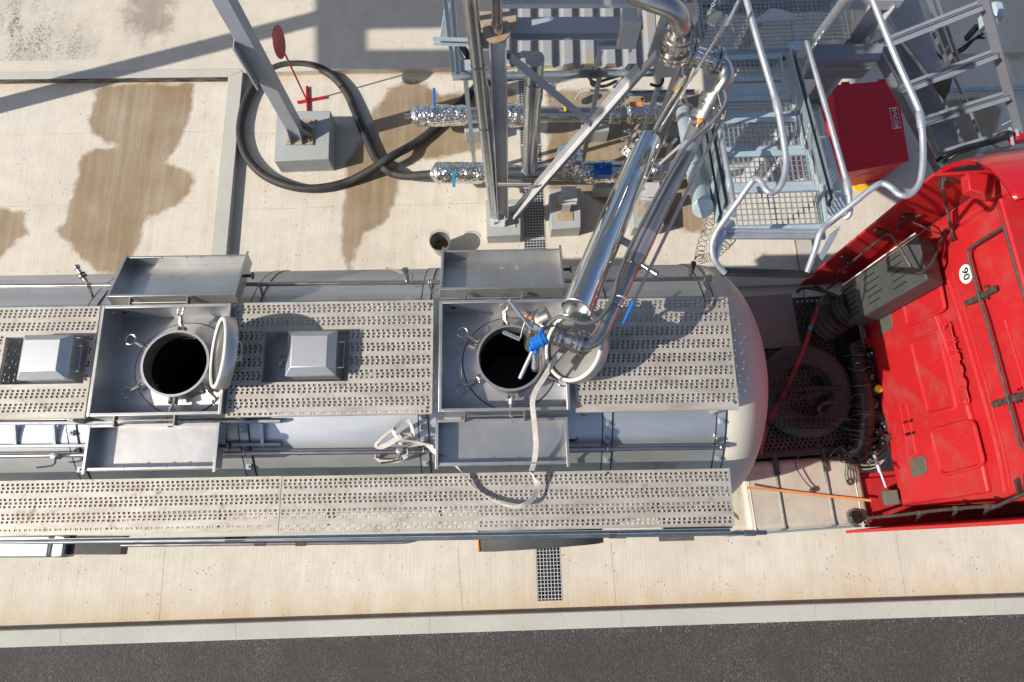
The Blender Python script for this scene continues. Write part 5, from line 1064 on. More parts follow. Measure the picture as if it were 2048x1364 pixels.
# stringers and springs
for (a, b_, w_, h_, m_, nm) in (((1582,108,3.5),(1660,405,4.0),.05,.10,'galv','stringer'), ((1420,245,3.3),(1452,412,3.9),.05,.08,'galv','stringer'), ((1408,250,3.0),(1440,438,3.8),.05,.10,'galv_pale','stringer'), ((1590,130,3.2),(1640,300,3.5),.03,.04,'galv_pale','link_bar')):
    mb = MB(); mb.chan(at(*a), at(*b_), w_, h_, .006); obj(nm, mb, m_, stair)
for (a, b_, m_) in (((1366,222,1.9),(1406,416,3.70),'galv_pale'), ((1624,217,2.0),(1674,414,3.55),'galv_pale')):
    A, B = at(*a), at(*b_); mb = MB(); mb.tube([A, B], .085, 28); cy = obj('spring_cylinder', mb, m_, stair)
    mb = MB(); d = (B-A).normalized(); mb.lathe(B-d*.03, d, [(0,.089),(.035,.089),(.042,.082),(.042,.001)], 28, (False, False)); obj('end_cap', mb, 'galv_pale', cy); mb = MB(); mb.torus(A+d*.12, d, .086, .003, 28, 6); obj('seam_ring', mb, 'galv_pale', cy)
    mb = MB(); mb.tube([A, A-d*.7], .012, 8); obj('spring_rod', mb, 'bolt', cy)
A, B = at(1366,222,1.9), at(1406,416,3.70); dS = (B-A).normalized(); oS = A+dS*((B-A).length*.66); cdir = V((-.35,-.62,.7)); cdir = (cdir-dS*cdir.dot(dS)).normalized(); sdS = dS.cross(cdir)
def onc(a, h, r=.0862): return oS+dS*h+(cdir*math.cos(a)+sdS*math.sin(a))*r
mb = MB(); mb.add([onc(0, 0)]+[onc(.75*math.cos(t), .085*math.sin(t)) for t in [2*math.pi*k/24 for k in range(24)]]+[onc(.38*math.cos(t), .043*math.sin(t)) for t in [2*math.pi*k/24 for k in range(24)]], [(0, 25+k, 25+(k+1)%24) for k in range(24)]+[(25+k, 1+k, 1+(k+1)%24, 25+(k+1)%24) for k in range(24)]); stk = obj('sticker', mb, 'white', stair, solid=.001)
mb = MB(); mb.tube([onc(.68*math.cos(t), .078*math.sin(t), .0872) for t in [2*math.pi*k/24 for k in range(19)]], .0035, 6); obj('sticker_ring', mb, 'red', stk)
mb = MB(); mb.tube([onc(.25*math.cos(t), .03*math.sin(t), .0872) for t in [2*math.pi*k/24 for k in range(25)]], .005, 6); obj('sticker_mark', mb, 'blue', stk)
mb = MB(); mb.tube(helix(at(1590,95,3.3), at(1578,130,3.3), .03, 8, .006, 10), .006, 6); obj('spring', mb, 'bolt', stair)
A = at(1374,346,3.66); text_mb = None
mb = MB()
for k in range(2):
    pass
# tubular cage
def cage(pts, r=.0235, n=6, sm=True): 
    mb = MB(); P = [at(*p) for p in pts]; mb.tube(smooth(P, n) if sm else P, r, 14); return obj('cage_tube', mb, 'alu', stair)
cage([(1486,-25,4.95),(1515,80,4.92),(1545,180,4.88),(1554,212,4.88),(1563,255,4.86),(1571,310,4.84),(1571,340,4.83),(1563,368,4.82),(1548,384,4.8),(1534,382,4.8),(1524,366,4.78),(1515,358,4.76),(1505,362,4.7),(1475,404,4.6),(1446,444,4.5),(1430,470,4.45),(1424,495,4.4),(1430,522,4.35),(1450,546,4.3)], .0215, 5)
cage([(1736,-25,4.85),(1785,100,4.8),(1836,215,4.75),(1842,240,4.75),(1846,290,4.72),(1845,335,4.7),(1838,368,4.68),(1820,389,4.66),(1800,390,4.65),(1782,375,4.62),(1764,367,4.6),(1745,376,4.58),(1700,412,4.5),(1660,444,4.42),(1641,465,4.4),(1630,500,4.35),(1614,545,4.3)], .0215, 5)
cage([(1612,84,4.5),(1650,210,4.5),(1690,352,4.48),(1697,380,4.48),(1700,425,4.45),(1690,436,4.42)], .0195)
cage([(1438,250,4.2),(1457,352,4.3),(1460,368,4.3),(1466,400,4.35),(1468,432,4.38)], .0195)
for u, v, z, d in ((1553,205,4.88,(9,40)), (1840,232,4.75,(6,40)), (1694,366,4.48,(6,40)), (1458,360,4.3,(5,30))):
    mb = MB(); p = at(u, v, z); q = at(u+d[0]*.5, v+d[1]*.5, z); mb.lathe(p-(q-p)*.4, q-p, [(0,.022),(.03,.027),(.10,.027),(.13,.022)], 14); obj('tube_joint', mb, 'alu', stair)
mb = MB(); mb.tube([at(1450,461,4.36), at(1648,463,4.36)], .018, 12); obj('guard_bar', mb, 'alu', stair)
mb = MB(); mb.bar(at(1446,471,4.33), at(1650,472,4.33), .05, .03); obj('guard_bar', mb, 'alu', stair, bevel=.004)
for P in ([(1450,436,4.44),(1468,440,4.40),(1472,452,4.38),(1447,462,4.38)], [(1436,462,4.43),(1450,452,4.4),(1446,490,4.38),(1436,520,4.36),(1430,500,4.38)], [(1690,430,4.42),(1668,436,4.40),(1645,454,4.38),(1662,452,4.40)], [(1682,450,4.42),(1660,468,4.38),(1638,512,4.34),(1645,520,4.34),(1668,480,4.36)]):
    mb = MB(); mb.slab([at(*p) for p in P], .006); obj('gusset_plate', mb, 'alu', stair)
mb = MB(); mb.bar(at(1442,544,4.28), at(1624,549,4.28), .055, .05); obj('bumper_bar', mb, 'black', stair, bevel=.01)
def chain(pts, par, sc_=.012):
    P = smooth([at(*p) for p in pts], 8); L = 0; mb = MB(); acc = 0; k = 0
    for i in range(len(P)-1):
        d = P[i+1]-P[i]; acc += d.length
        if acc > sc_*2.0:
            acc = 0; k += 1; t = d.normalized(); x, y, _ = mb.frame_axes(t); ax = x if k%2 else y
            q = [P[i]+t*(sc_*1.25*math.cos(a))+(y if k%2 else x)*(sc_*.7*math.sin(a)) for a in [2*math.pi*j/10 for j in range(11)]]; mb.tube(q, sc_*.26, 5, False)
    return obj('chain', mb, 'galv', par)
def dens(a, b_, n): return [tuple(a[i]+(b_[i]-a[i])*k/n for i in range(3)) for k in range(n+1)]
chain(dens((1684,0,4.2),(1622,100,3.9),8)+dens((1618,110,3.8),(1601,168,3.6),6), stair)
chain(dens((1619,245,3.9),(1608,290,3.9),6)+dens((1610,300,3.9),(1630,370,4.0),6), stair)
chain(dens((1434,-5,5.0),(1412,35,4.9),6), stair)
# hanging coiled wire
for (pts, R_, lab) in (([(1424,425,3.3),(1418,450,2.9),(1402,495,2.4),(1398,520,2.2)], .045, 'thin coiled earthing wire hanging beside the gangway, left strand'), ([(1462,476,3.6),(1450,490,3.2),(1425,512,2.6),(1396,520,2.2)], .045, 'thin coiled earthing wire hanging beside the gangway, right strand')):
    bs = smooth([at(*p) for p in pts], 8); mb = MB(); P = []
    for i in range(len(bs)-1):
        t = (bs[i+1]-bs[i]).normalized(); x, y, _ = mb.frame_axes(t)
        for k in range(7): a = math.pi*(k/7+(i%2)); P.append(bs[i].lerp(bs[i+1], k/7)+x*R_*math.cos(a)+y*R_*math.sin(a))
    mb.tube(P, .0028, 5); solo('coiled_wire', mb, 'black', lab, 'coiled wire')
# ================================================================ ramp frame, sand box and electrics on the right
rk = thing('stair_frame', 'grey steel stair frame with bare crossbars behind the red sand box', 'steel frame', at(1880, 300, 0))
for (a, b_, w_, h_, m_) in (((1746,88,3.2),(1884,356,1.4),.04,.09,'paint_dark'), ((1962,-20,3.5),(2040,268,1.9),.04,.09,'paint_dark'), ((1852,-20,3.2),(1906,125,2.4),.03,.05,'paint_dark'), ((1866,62,3.0),(1938,215,1.9),.05,.03,'paint_dark'), ((1868,-20,3.2),(1921,130,2.4),.025,.03,'paint_dark'), ((1938,215,1.9),(1968,290,1.5),.03,.03,'paint_dark')):
    mb = MB(); mb.bar(at(*a), at(*b_), w_, h_); obj('stringer' if h_ > .08 else 'mid_rail', mb, m_, rk, bevel=.004)
for (a, b_) in (((1754,94,3.15),(1962,12,3.35)), ((1800,182,2.75),(1992,108,2.9)), ((1848,244,2.3),(2016,192,2.4)), ((1880,312,1.8),(2024,268,1.9))):
    mb = MB(); A, B = at(*a), at(*b_); mb.angle(A, B, .055, .04, .006); mb.angle(A+V((0,.04,-.02)), B+V((0,.04,-.02)), -.035, .02, .006); obj('crossbar', mb, 'paint_dark', rk)
mb = MB(); mb.slab([at(1785,-20,2.9), at(1830,-20,2.9), at(1888,148,2.2), at(1862,150,2.2), at(1770,30,2.8)], .02); pn = obj('side_panel', mb, 'sheet', rk)
mb = MB(); mb.slab([at(1762,92,2.5), at(1800,84,2.5), at(1905,225,1.6), at(1930,290,1.4), at(1890,330,1.3), at(1855,240,1.6)], .02); obj('side_panel', mb, 'paint_dark', rk)
mb = MB(); mb.slab([at(1868,165,1.2), at(1905,156,1.2), at(1900,180,1.2), at(1890,200,1.2), at(1886,202,1.2)], .05); solo('sack', mb, 'brown_cloth', 'dark brown sack lying below the bare crossbars', 'sack')
mb = MB(); mb.tube(smooth([at(1874,322,1.8), at(1890,310,1.9), at(1930,294,1.95), at(1980,282,1.95), at(2010,272,2.0), at(2022,265,2.0)], 6), .022, 10); mb.tube(smooth([at(1885,325,1.75), at(1930,300,1.9), at(1990,282,1.9), at(2020,262,1.95)], 6), .016, 10); solo('cable', mb, 'black', 'dark cable lying along the lowest crossbar of the stair frame', 'cable')
sb = thing('junction_box', 'small bright red junction box with a looped cable at the edge of the photo', 'junction box', at(2035,270,1.9))
q = at(2038,272,1.9); mb = MB(); mb.hexa([q+V((x, y, z)) for z in (-.1, .05) for x, y in ((-.07,-.07),(.12,-.04),(.12,.07),(-.06,.06))]); obj('housing', mb, 'red', sb, bevel=.012)
mb = MB(); mb.bar(at(2020,255,1.95), at(2026,290,1.95), .03, .01); mb.bar(at(2030,240,1.97), at(2036,272,1.97), .03, .01); mb.tube([at(2005,250,1.95), at(2024,240,1.95)], .008, 6); obj('strut', mb, 'galv_pale', sb)
mb = MB(); mb.tube(smooth([at(2012,260,1.95), at(1996,268,1.9), at(1986,280,1.9), at(1990,292,1.9), at(2004,296,1.9), at(2020,292,1.9), at(2026,286,1.9)], 6), .013, 10); obj('cable_loop', mb, 'black_metal', sb)
eb = thing('electric_box', 'pale blue-grey box fitting behind the stair frame at the top right', 'box', at(1985,30,2.9))  # blue-grey electric box, not a lamp
q = at(1984,34,2.9); mb = MB(); mb.hexa([q+V((x, y, z)) for z in (-.15, .12) for x, y in ((-.06,-.09),(.07,-.09),(.06,.10),(-.05,.11))]); obj('housing', mb, 'galv_pale', eb, bevel=.03)
mb = MB(); mb.tube(smooth([at(1965,68,2.2), at(1945,80,2.0), at(1925,95,1.8), at(1900,110,1.6), at(1880,112,1.5), at(1868,100,1.5)], 6), .016, 8); mb.tube(smooth([at(1968,76,2.2), at(1950,78,2.0), at(1930,98,1.8), at(1905,112,1.6), at(1880,116,1.5)], 6), .014, 8); mb.bar(at(1932,78,2.0), at(1955,52,2.2), .06, .04); obj('cable', mb, 'black', eb)
mb = MB(); mb.tube([at(1880,180,.1), at(2150,172,.1)], .035, 12); solo('ground_pipe', mb, 'galv', 'thin grey pipe lying on the concrete under the stair frame', 'pipe')
# sand box
zb1 = .62
bx = thing('sand_box', 'red metal sand box with a sloping lid beside the gangway', 'sand box', at(1740, 378, 0))
top = [at(u, v, z) for u, v, z in ((1690,345,.62),(1819,322,.62),(1792,160,.80),(1662,170,.80))]
mb = MB(); mb.slab(top, .022); ld = obj('lid', mb, 'red_box', bx, bevel=.006)
cT = sum(top, V())/4; bt = [at(1704,380,0), at(1774,369,0)]
ins = [cT+(p-cT)*.96-V((0,0,.025)) for p in top]; bot = [V((ins[0].x+.04, ins[0].y+.02, 0)), V((ins[1].x-.06, ins[1].y+.02, 0)), V((ins[2].x-.03, ins[2].y-.02, 0)), V((ins[3].x+.02, ins[3].y-.02, 0))]
mb = MB(); mb.add(bot+ins, [(3,2,1,0),(4,5,6,7),(0,1,5,4),(1,2,6,5),(2,3,7,6),(3,0,4,7)]); obj('body', mb, 'red_box', bx, bevel=.006)
fn_ = (ins[1]-ins[0]).cross(bot[0]-ins[0]).normalized(); fn_ = fn_ if fn_.y < 0 else -fn_
m0 = ins[0].lerp(ins[1], .30).lerp(bot[0].lerp(bot[1], .30), .18)+fn_*.005; m1 = ins[0].lerp(ins[1], .52).lerp(bot[0].lerp(bot[1], .52), .18)+fn_*.005
mb = MB(); mb.tube([m0-V((0,0,.13))+fn_*-.01, m0-V((0,0,.13))+fn_*.04, m0+fn_*.04, m1+fn_*.04, m1-V((0,0,.13))+fn_*.04][2:4], .006, 8); mb.tube([m0+fn_*.04, m0-V((0,0,.12))+fn_*.01], .006, 8); mb.tube([m1+fn_*.04, m1-V((0,0,.12))+fn_*.01], .006, 8); obj('handle', mb, 'red_box', bx)
mb = MB(); mb.slab([V((p.x, p.y, .012)) for p in (at(1702,372,0), at(1712,381,0), at(1735,383,0), at(1756,377,0), at(1762,368,0))], .01); solo('floor_mark', mb, 'yellow', 'yellow patch on the concrete at the foot of the red sand box', 'patch')
mb = MB(); e0, e1 = top[0].lerp(top[3], .06)+V((0,0,.003)), top[1].lerp(top[2], .06)+V((0,0,.003)); mb.bar(e0, e1, .006, .004); obj('lid_fold', mb, 'red_box', bx)
for t in (.22, .78): mb = MB(); mb.bar(top[3].lerp(top[2], t-.06)+V((0,.012,.0)), top[3].lerp(top[2], t+.06)+V((0,.012,.0)), .03, .02); obj('hinge', mb, 'red_box', bx)
# label on the lid
lu = (top[2]-top[1]).normalized(); lx = (top[1]-top[0]).normalized(); nl = lx.cross(lu).normalized(); nl = nl if nl.z > 0 else -nl
def onlid(u, v):
    r_ = ray(u, v); o_ = V((0,0,H)); k = (top[1]-o_).dot(nl)/r_.dot(nl); return o_+r_*k
cs = [onlid(u, v)+nl*.003 for u, v in ((1778,216),(1795,214),(1803,256),(1786,258))]
mb = MB(); mb.slab(cs, .002, -nl); lab_ = obj('label_plate', mb, 'white', ld)
ci = sum(cs, V())/4; mb = MB(); mb.slab([ci+(p-ci)*.90+nl*.001 for p in cs], .001, -nl); obj('label_field', mb, 'red_box', lab_)
xd = ((cs[3]-cs[0])+(cs[2]-cs[1])).normalized(); ud = nl.cross(xd)
text_part('lettering', 'песок', .105, ci+nl*.003, xd, ud, 'white', lab_, .0006, bold=.001)
# ================================================================ LOADING ARM
arm = thing('loading_arm', 'stainless steel loading arm with swivel joints and a mirror-bright cylinder', 'loading arm', at(1378, 290, 3.5))
def part(name, mb, mat='pipe_steel', par=None, **k): return obj(name, mb, mat, par or arm, **k)
def flange(p, d, r, th=.02, nb=8, par=None, gap=.012, mat='pipe_steel', bl=True):
    p = V(p); d = V(d).normalized(); mb = MB()
    for s_ in (-1, 1): mb.lathe(p+d*(s_*(gap/2) if s_ > 0 else -gap/2-th), d, [(0,.001),(0,r),(th,r),(th,.001)], 36, (False, False))
    f = part('flange', mb, 'chrome' if mat is None else mat, par)
    if bl:
        x, y, _ = mb.frame_axes(d); mb = MB()
        for k in range(nb):
            a = 2*math.pi*k/nb+.2; c = p+(x*math.cos(a)+y*math.sin(a))*(r*.84); mb.tube([c-d*(th+gap+.022), c+d*(th+gap+.022)], .0075, 6); mb.lathe(c+d*(th+gap/2), d, [(0,.015),(.014,.015)], 6); mb.lathe(c-d*(th+gap/2+.014), d, [(0,.015),(.014,.015)], 6)
        part('flange_bolts' if False else 'stud_bolt', mb, 'bolt', f)
    return f
mb = MB(); mb.tube([at(1200,-45,5.1), at(1262,-15,5.1)], .058, 20); part('riser_pipe', mb)
mb = MB(); mb.tube(smooth([at(1262,-15,5.1), at(1305,2,5.08), at(1338,14,5.06), at(1357,32,5.0), at(1362,52,4.92), at(1360,66,4.82)], 6), .070, 24); part('elbow', mb)
mb = MB(); mb.tube([at(1332,11,5.06), at(1335,13,5.06)], .075, 20); part('weld_ring', mb, 'rust_plate')
def ax3(a, b_): A, B = at(*a), at(*b_); return A, (B-A).normalized(), (B-A).length
A, d, L_ = ax3((1361,60,4.86), (1340,128,4.52))
mb = MB(); mb.lathe(A, d, [(0,.001),(0,.112),(.035,.112),(.035,.104),(.05,.104),(.05,.112),(.085,.112),(.085,.094),(L_*.52,.094),(L_*.52,.112),(L_*.52+.03,.112),(L_*.52+.03,.105),(L_*.52+.04,.105),(L_*.52+.04,.112),(L_*.52+.07,.112),(L_*.52+.075,.07),(L_*.9,.055)], 40, (False, True)); sw = part('swivel_joint', mb)
mb = MB(); x, y, _ = mb.frame_axes(d)
for k in range(8):
    a = 2*math.pi*k/8+.3; c = A+(x*math.cos(a)+y*math.sin(a))*.085; mb.lathe(c-d*.018, d, [(0,.014),(.018,.014)], 6); c2 = A+d*.13+(x*math.cos(a)+y*math.sin(a))*.098; mb.lathe(c2, x*math.cos(a)+y*math.sin(a), [(0,.012),(.012,.012)], 6)
part('stud_bolt', mb, 'bolt', sw)
mb = MB(); mb.tube(smooth([A+d*(L_*.75), at(1349,118,4.5), at(1362,118,4.48), at(1380,112,4.48)], 6), .055, 20); part('elbow', mb)
F0, d2, L2 = ax3((1380,105,4.48), (1430,121,4.44))
mb = MB(); mb.tube([F0, F0+d2*L2], .062, 24); part('spool_pipe', mb, 'chrome')
flange(F0, d2, .105); flange(F0+d2*L2, d2, .105)
mb = MB(); mb.tube(smooth([F0+d2*L2, at(1440,126,4.42), at(1450,142,4.4), at(1450,160,4.36), at(1441,176,4.32), at(1434,188,4.28)], 6), .064, 24); part('elbow', mb)
S0, d3, L3 = ax3((1432,188,4.28), (1402,246,4.15))
mb = MB(); mb.lathe(S0, d3, [(0,.07),(.02,.07),(.02,.108),(.045,.108),(.045,.098),(.055,.098),(.055,.105),(.08,.105),(.08,.082),(L3*.66,.085),(L3*.66,.112),(L3*.66+.025,.112),(L3*.66+.025,.100),(L3*.66+.035,.100),(L3*.66+.035,.106),(L3*.66+.06,.106),(L3*.66+.07,.080),(L3+.05,.070)], 40, (True, True)); s2_ = part('swivel_joint', mb)
x, y, _ = MB().frame_axes(d3); mb = MB()
for k in range(9):
    a = 2*math.pi*k/9; r_ = x*math.cos(a)+y*math.sin(a); mb.lathe(S0+d3*(L3*.66+.06)+r_*.09, d3, [(0,.016),(.02,.016),(.02,.009),(.035,.009)], 6); mb.lathe(S0+d3*.10+r_*.082, r_, [(0,.012),(.012,.01)], 8)
part('stud_bolt', mb, 'bolt', s2_)
mb = MB(); c = S0+d3*(L3*.66+.05)
for a in (-.9, .1): r_ = x*math.cos(a)+y*math.sin(a)
c = at(1383,237,4.25); mb.torus(c, (0.5,.5,1), .022, .012, 14, 8); mb.lathe(c, d3, [(0,.02),(.05,.016)], 10); part('grease_fitting', mb, 'bolt', s2_)
P0 = at(1399,250,4.13); P1 = at(1379,292,4.10); P2 = at(1228,612,4.12)
mb = MB(); PM = P1.lerp(P2, .76); mb.tube([P0, P0.lerp(P1, .5), P1, P1.lerp(P2, .02), PM], [.078,.072,.067,.066,.066], 28); ip_ = part('arm_pipe', mb, 'arm_pipe')
mb = MB(); mb.tube([PM-(P2-P1)*.01, P2], .054, 28); part('arm_pipe', mb, 'pipe_steel', ip_)
mb = MB(); mb.tube([P1.lerp(P2, .0), P1.lerp(P2, .055)], .0695, 28); part('pipe_collar', mb, 'galv', ip_)
mb = MB(); mb.tube([P1.lerp(P2, .56), P1.lerp(P2, .70)], .0675, 28); part('pipe_sleeve', mb, 'stainless', ip_)
mb = MB(); q = at(1399,243,4.24); mb.lathe(q, V((-.1,-.1,1)), [(-.04,.026),(.0,.026),(0,.020)], 18); cp_ = part('sampling_boss', mb, 'pipe_steel')
mb = MB(); mb.lathe(q, V((-.1,-.1,1)), [(0,.021),(.022,.021),(.026,.014)], 18); part('boss_cap', mb, 'orange_cap', cp_)
mb = MB(); mb.tube(smooth([P2, at(1214,638,4.11), at(1205,660,4.10), at(1190,680,4.09), at(1170,688,4.08), at(1156,684,4.08)], 6), .053, 24); part('elbow', mb)
E0, d4, L4 = ax3((1158,685,4.08), (1112,668,4.08))
flange(E0, d4, .088); flange(E0+d4*L4*.86, d4, .088)
mb = MB(); mb.lathe(E0, d4, [(0,.05),(L4*.3,.05),(L4*.3,.062),(L4*.5,.062),(L4*.5,.05),(L4*1.1,.05)], 28); part('spool_pipe', mb, 'pipe_steel')
G = at(1085, 655, 4.05)
mb = MB(); mb.lathe(at(1098,662,4.05), at(1070,650,4.05)-at(1098,662,4.05), [(0,.052),(.08,.052),(.08,.06),(.13,.06)], 24); mb.lathe(at(1076,642,4.02), V((.45,.15,1)), [(-.05,.05),(.0,.074),(.07,.074),(.075,.06),(.08,.001)], 30, (True, False)); vb_ = part('valve_body', mb)
mb = MB(); mb.lathe(at(1096,634,4.12), V((.9,.35,.3)), [(-.05,.078),(.0,.082),(.012,.082),(.012,.001)], 30, (True, False)); mb.tube([at(1070,668,3.98), at(1066,690,3.8)], .07, 24); part('valve_disc_housing', mb, 'pipe_steel', vb_)
mb = MB(); mb.tube([at(1075,672,4.0), at(1072,736,3.55)], .04, 20); dt = part('drop_tube', mb, 'pipe_steel')
mb = MB(); mb.lathe(at(1062,690,4.18), at(1092,676,4.20)-at(1062,690,4.18), [(0,.030),(.01,.044),(.07,.046),(.075,.051),(.09,.051),(.092,.046),(.115,.046),(.125,.03)], 26); sh = part('sensor_head', mb, 'blue')
mb = MB(); mb.lathe(at(1079,672,4.2), at(1084,660,4.2)-at(1079,672,4.2), [(0,.02),(.05,.018)], 12); mb.lathe(at(1062,692,4.16), (0,-1,0), [(0,.018),(.04,.018)], 12); mb.lathe(at(1072,698,4.16), (0,-1,0), [(0,.018),(.035,.018)], 12); part('gland', mb, 'blue', sh)
mb = MB(); mb.tube([at(1082,662,4.2), at(1096,650,4.22)], .014, 10); part('cable_gland', mb, 'black', sh)
for a, b_, r_ in (((1018,600,4.3),(1062,656,4.1),.0135), ((1066,700,4.15),(1040,756,4.0),.0150), ((1072,700,4.1),(1069,735,3.9),.022)):
    mb = MB(); mb.tube([at(*a), at(*b_)], r_, 14); part('handle_bar', mb, 'alu')
mb = MB(); mb.tube([at(1006,664,4.05), at(1040,679,4.05)], .0165, 14); mb.tube(smooth([at(1040,679,4.05), at(1045,660,4.07), at(1052,638,4.1), at(1058,634,4.1)], 4), .006, 8); mb.tube([at(1050,628,4.12), at(1066,640,4.1)], .014, 10); part('crank_handle', mb, 'chrome')
mb = MB(); mb.lathe(at(1050,628,4.12), at(1066,640,4.1)-at(1050,628,4.12), [(0,.018),(.018,.018)], 8); mb.lathe(at(1060,637,4.14), (0,0,1), [(0,.014),(.02,.014)], 6); part('brass_nut', mb, 'orange', vb_)
# mirror-bright cylinder
C0, C1 = at(1296, 282, 3.85), at(1153, 620, 4.25); dC = (C1-C0).normalized(); LC = (C1-C0).length
mb = MB(); mb.lathe(C0, dC, [(.0,.001),(0,.108),(.006,.114),(LC,.114),(LC,.108),(LC-.35,.106)], 72, (False, False)); cyl = part('balance_cylinder', mb, 'chrome')
mb = MB(); mb.torus(C1-dC*.012, dC, .114, .004, 48, 6); part('cylinder_rim', mb, 'stainless', cyl)
mb = MB(); mb.lathe(C1-dC*.10, dC, [(0,.001),(0,.106)], 36, (False, False)); part('inner_plate', mb, 'stainless', cyl)
for a, b_ in (((1441,62,4.95),(1318,262,3.95)), ((1372,150,4.42),(1302,270,3.9))):
    mb = MB(); mb.tube([at(*a), at(*b_)], .0135, 12); part('tie_rod', mb, 'chrome')
mb = MB(); q = at(1358,166,4.35); mb.bar(at(1366,156,4.38), at(1350,182,4.28), .05, .035); part('rod_clevis', mb, 'rust_plate')
mb = MB(); mb.bar(at(1455,35,5.0), at(1440,68,4.95), .025, .06); mb.tube([at(1478,0,5.1), at(1452,52,5.0)], .013, 10); mb.tube([at(1452,30,5.0), at(1466,62,4.9)], .008, 8); part('turnbuckle', mb, 'bolt')
mb = MB(); mb.bar(at(1415,30,4.9), at(1437,40,4.9), .12, .02); part('bracket_plate', mb, 'stainless_dark')
# clamps each side of the cylinder
for (a, b_, lab) in (((1268,262,3.9),(1256,298,3.88),0), ((1342,290,3.9),(1322,356,3.92),0)):
    A, B = at(*a), at(*b_); mb = MB(); mb.bar(A, B, .035, .05); hw = part('cylinder_clamp', mb, 'pipe_steel')
    mb = MB()
    for t in (0, .45, 1): mb.lathe(A.lerp(B, t)+V((-.03,0,0)), V((-1,-.3,.4)), [(0,.018),(.02,.018),(.02,.010),(.06,.010)], 8); mb.tube([A.lerp(B, t), A.lerp(B, t)+V((.03,.02,.06))], .014, 8)
    part('clamp_bolt', mb, 'bolt', hw)
mb = MB(); mb.lathe(at(1255,300,3.85), V((-.3,-.4,.8)), [(-.03,.035),(.03,.035),(.03,.022),(.05,.022)], 18); mb.torus(at(1252,303,3.9), V((-.3,-.4,.8)), .028, .007, 18, 6); part('grease_fitting', mb, 'pipe_steel', cyl)
mb = MB(); mb.slab([at(1325,328,3.92), at(1348,318,3.92), at(1352,330,3.92), at(1330,348,3.92)], .02); mb.bar(at(1318,330,3.92), at(1362,290,4.0), .02, .03); part('link_plate', mb, 'stainless')
mb = MB(); mb.bar(at(1238,477,4.12), at(1265,492,4.12), .05, .03); mb.tube([at(1284,530,4.16), at(1312,548,4.18)], .018, 12); mb.tube([at(1306,544,4.18), at(1315,549,4.19)], .026, 12); part('cross_link', mb, 'pipe_steel')
# guide rod with a blue grip
mb = MB(); mb.tube([at(1447,232,4.3), at(1266,606,4.32)], .0125, 12); gr_ = part('guide_rod', mb, 'pipe_steel')
mb = MB(); mb.tube([at(1267,604,4.32), at(1246,648,4.28)], [.014,.010], 10); part('grip', mb, 'blue', gr_)
mb = MB(); mb.torus(at(1276,606,4.3), (0,0,1), .02, .006, 12, 6); mb.torus(at(1241,602,4.2), dC, .062, .006, 24, 6); part('hose_clip', mb, 'galv', gr_)
mb = MB(); mb.bar(at(1440,185,4.4), at(1452,230,4.35), .04, .012); mb.tube([at(1452,222,4.35), at(1447,240,4.33)], .02, 8); part('rod_bracket', mb, 'pipe_steel')
# control cable
mb = MB(); mb.tube(smooth([at(1095,652,4.22), at(1106,640,4.24), at(1120,634,4.26), at(1140,638,4.28), at(1164,646,4.28), at(1186,644,4.28), at(1204,632,4.28), at(1220,610,4.26), at(1229,585,4.25), at(1234,560,4.25), at(1243,535,4.24), at(1262,490,4.22), at(1300,415,4.22), at(1345,335,4.22), at(1372,292,4.24), at(1402,264,4.28), at(1430,238,4.34), at(1448,212,4.38), at(1453,195,4.4), at(1448,180,4.4)], 6), .0135, 10); part('control_cable', mb, 'cable_grey')
mb = MB(); mb.tube(smooth([at(1365,20,5.0), at(1368,60,4.8), at(1372,95,4.6), at(1366,140,4.4), at(1372,200,4.0), at(1384,212,3.9)], 6), .010, 8); part('control_cable', mb, 'paint_light')
# ================================================================ unseen gantry rebuilt from its long shadows, and panels added for shade
gan = thing('gantry', 'unseen grey steel gantry whose shadow crosses the concrete, with added shade panels', 'gantry', V((-9.3, 5.5, 0)))
sdir = V((math.cos(math.radians(SUN_AZ)), math.sin(math.radians(SUN_AZ)), math.tan(math.radians(SUN_EL))))
def shade(u, v, z, zg=.1): p = at(u, v, zg); return p+sdir*((z-zg)/sdir.z)
q = at(0, 211, 0); bs_ = q+sdir.normalized()*0+V((sdir.x, sdir.y, 0))*1.6
mb = MB(); zt_ = 6.0; mb.box(bs_.x-.11, bs_.x+.11, bs_.y-.11, bs_.y+.11, 0, zt_); obj('column', mb, 'paint_grey', gan)
for P in ([(648,137),(735,137),(735,-60),(645,-60)], [(648,137),(1000,137),(1000,98),(648,100)], [(735,55),(1000,50),(1000,-60),(735,-60)]):
    mb = MB(); mb.slab([shade(u, v, zt_) for u, v in P], .1); obj('deck_beam', mb, 'paint_grey', gan)
mb = MB(); a, b_ = shade(400, 118, zt_), shade(660, 62, zt_); mb.bar(V((bs_.x, bs_.y, zt_-.1)), shade(660, 70, zt_-.1), .22, .2); obj('deck_beam', mb, 'paint_grey', gan)
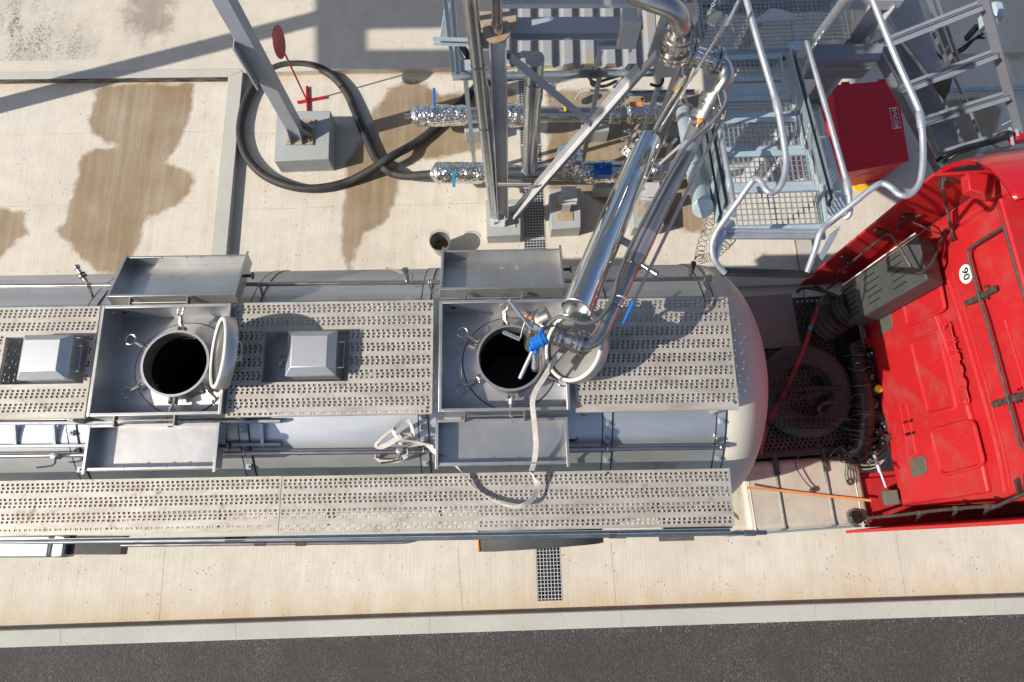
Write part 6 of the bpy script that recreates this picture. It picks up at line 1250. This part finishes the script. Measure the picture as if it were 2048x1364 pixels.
for P in ([(-3.6,2.25),(-3.2,1.85),(-2.55,1.9),(-2.55,8.0),(-4.3,8.0),(-4.3,4.2),(-3.6,4.0)], [(-2.45,2.0),(-1.75,2.35),(-1.35,2.8),(-1.35,8.0),(-2.45,8.0)], [(-1.25,2.9),(-.6,3.8),(.6,4.2),(.6,8.0),(-1.25,8.0)]):  # added overhead panels, outlined to shade the stair frame and sand box
    mb = MB(); mb.slab([V((x, y, 7.0)) for x, y in P], .06); obj('shade_panel', mb, 'sheet', gan)
for x in (-4.2, .4):  # supports of the added shade panels
    mb = MB(); mb.box(x-.1, x+.1, 8.2, 8.4, .1, 6.94); obj('column', mb, 'paint_grey', gan)
mb = MB(); mb.box(-9.4, .6, 8.05, 8.2, 6.7, 6.93); obj('deck_beam', mb, 'paint_grey', gan)
mb = MB(); mb.slab([V((x, y, 7.0)) for x, y in ((-6.4,2.15),(-4.4,2.4),(-4.4,2.95),(-6.4,2.95))], .06); obj('shade_panel', mb, 'sheet', gan)  # another added panel, darkens the ground under the treads
mb = MB(); mb.box(-9.4, -3.2, 4.35, 4.5, 6.8, 6.93); mb.box(-9.4, -9.2, 4.35, 8.2, 6.8, 6.93); obj('deck_beam', mb, 'paint_grey', gan)
# grit along the kerb and on the asphalt
random.seed(11); mb = MB()
for k in range(900):
    t = random.random()
    if k < 620: x = random.uniform(-7, 7); y = ky[1]-abs(random.gauss(0, .035))-.004; z0 = .10; r = random.uniform(.002, .008)
    else: x = random.uniform(-7, 7); y = random.uniform(-2.6, ky[1]); z0 = .10; r = random.uniform(.002, .006)
    p = YRD.w(x, y, z0); a = random.uniform(0, 6.28)
    vs = [p+V((r*math.cos(a+i*1.57)*random.uniform(.7,1.3), r*math.sin(a+i*1.57)*random.uniform(.7,1.3), r*.15)) for i in range(4)]+[p+V((0,0,r*.9))]
    mb.add(vs, [(0,1,4),(1,2,4),(2,3,4),(3,0,4),(3,2,1,0)])
simple('grit_stone', (.40,.34,.24), (.20,.18,.16), (.7,.9), 0, 9)
tag(obj('gravel', mb, 'grit_stone', sharp=0), 'pale grit scattered along the kerb and over the asphalt', 'grit', kind='stuff')
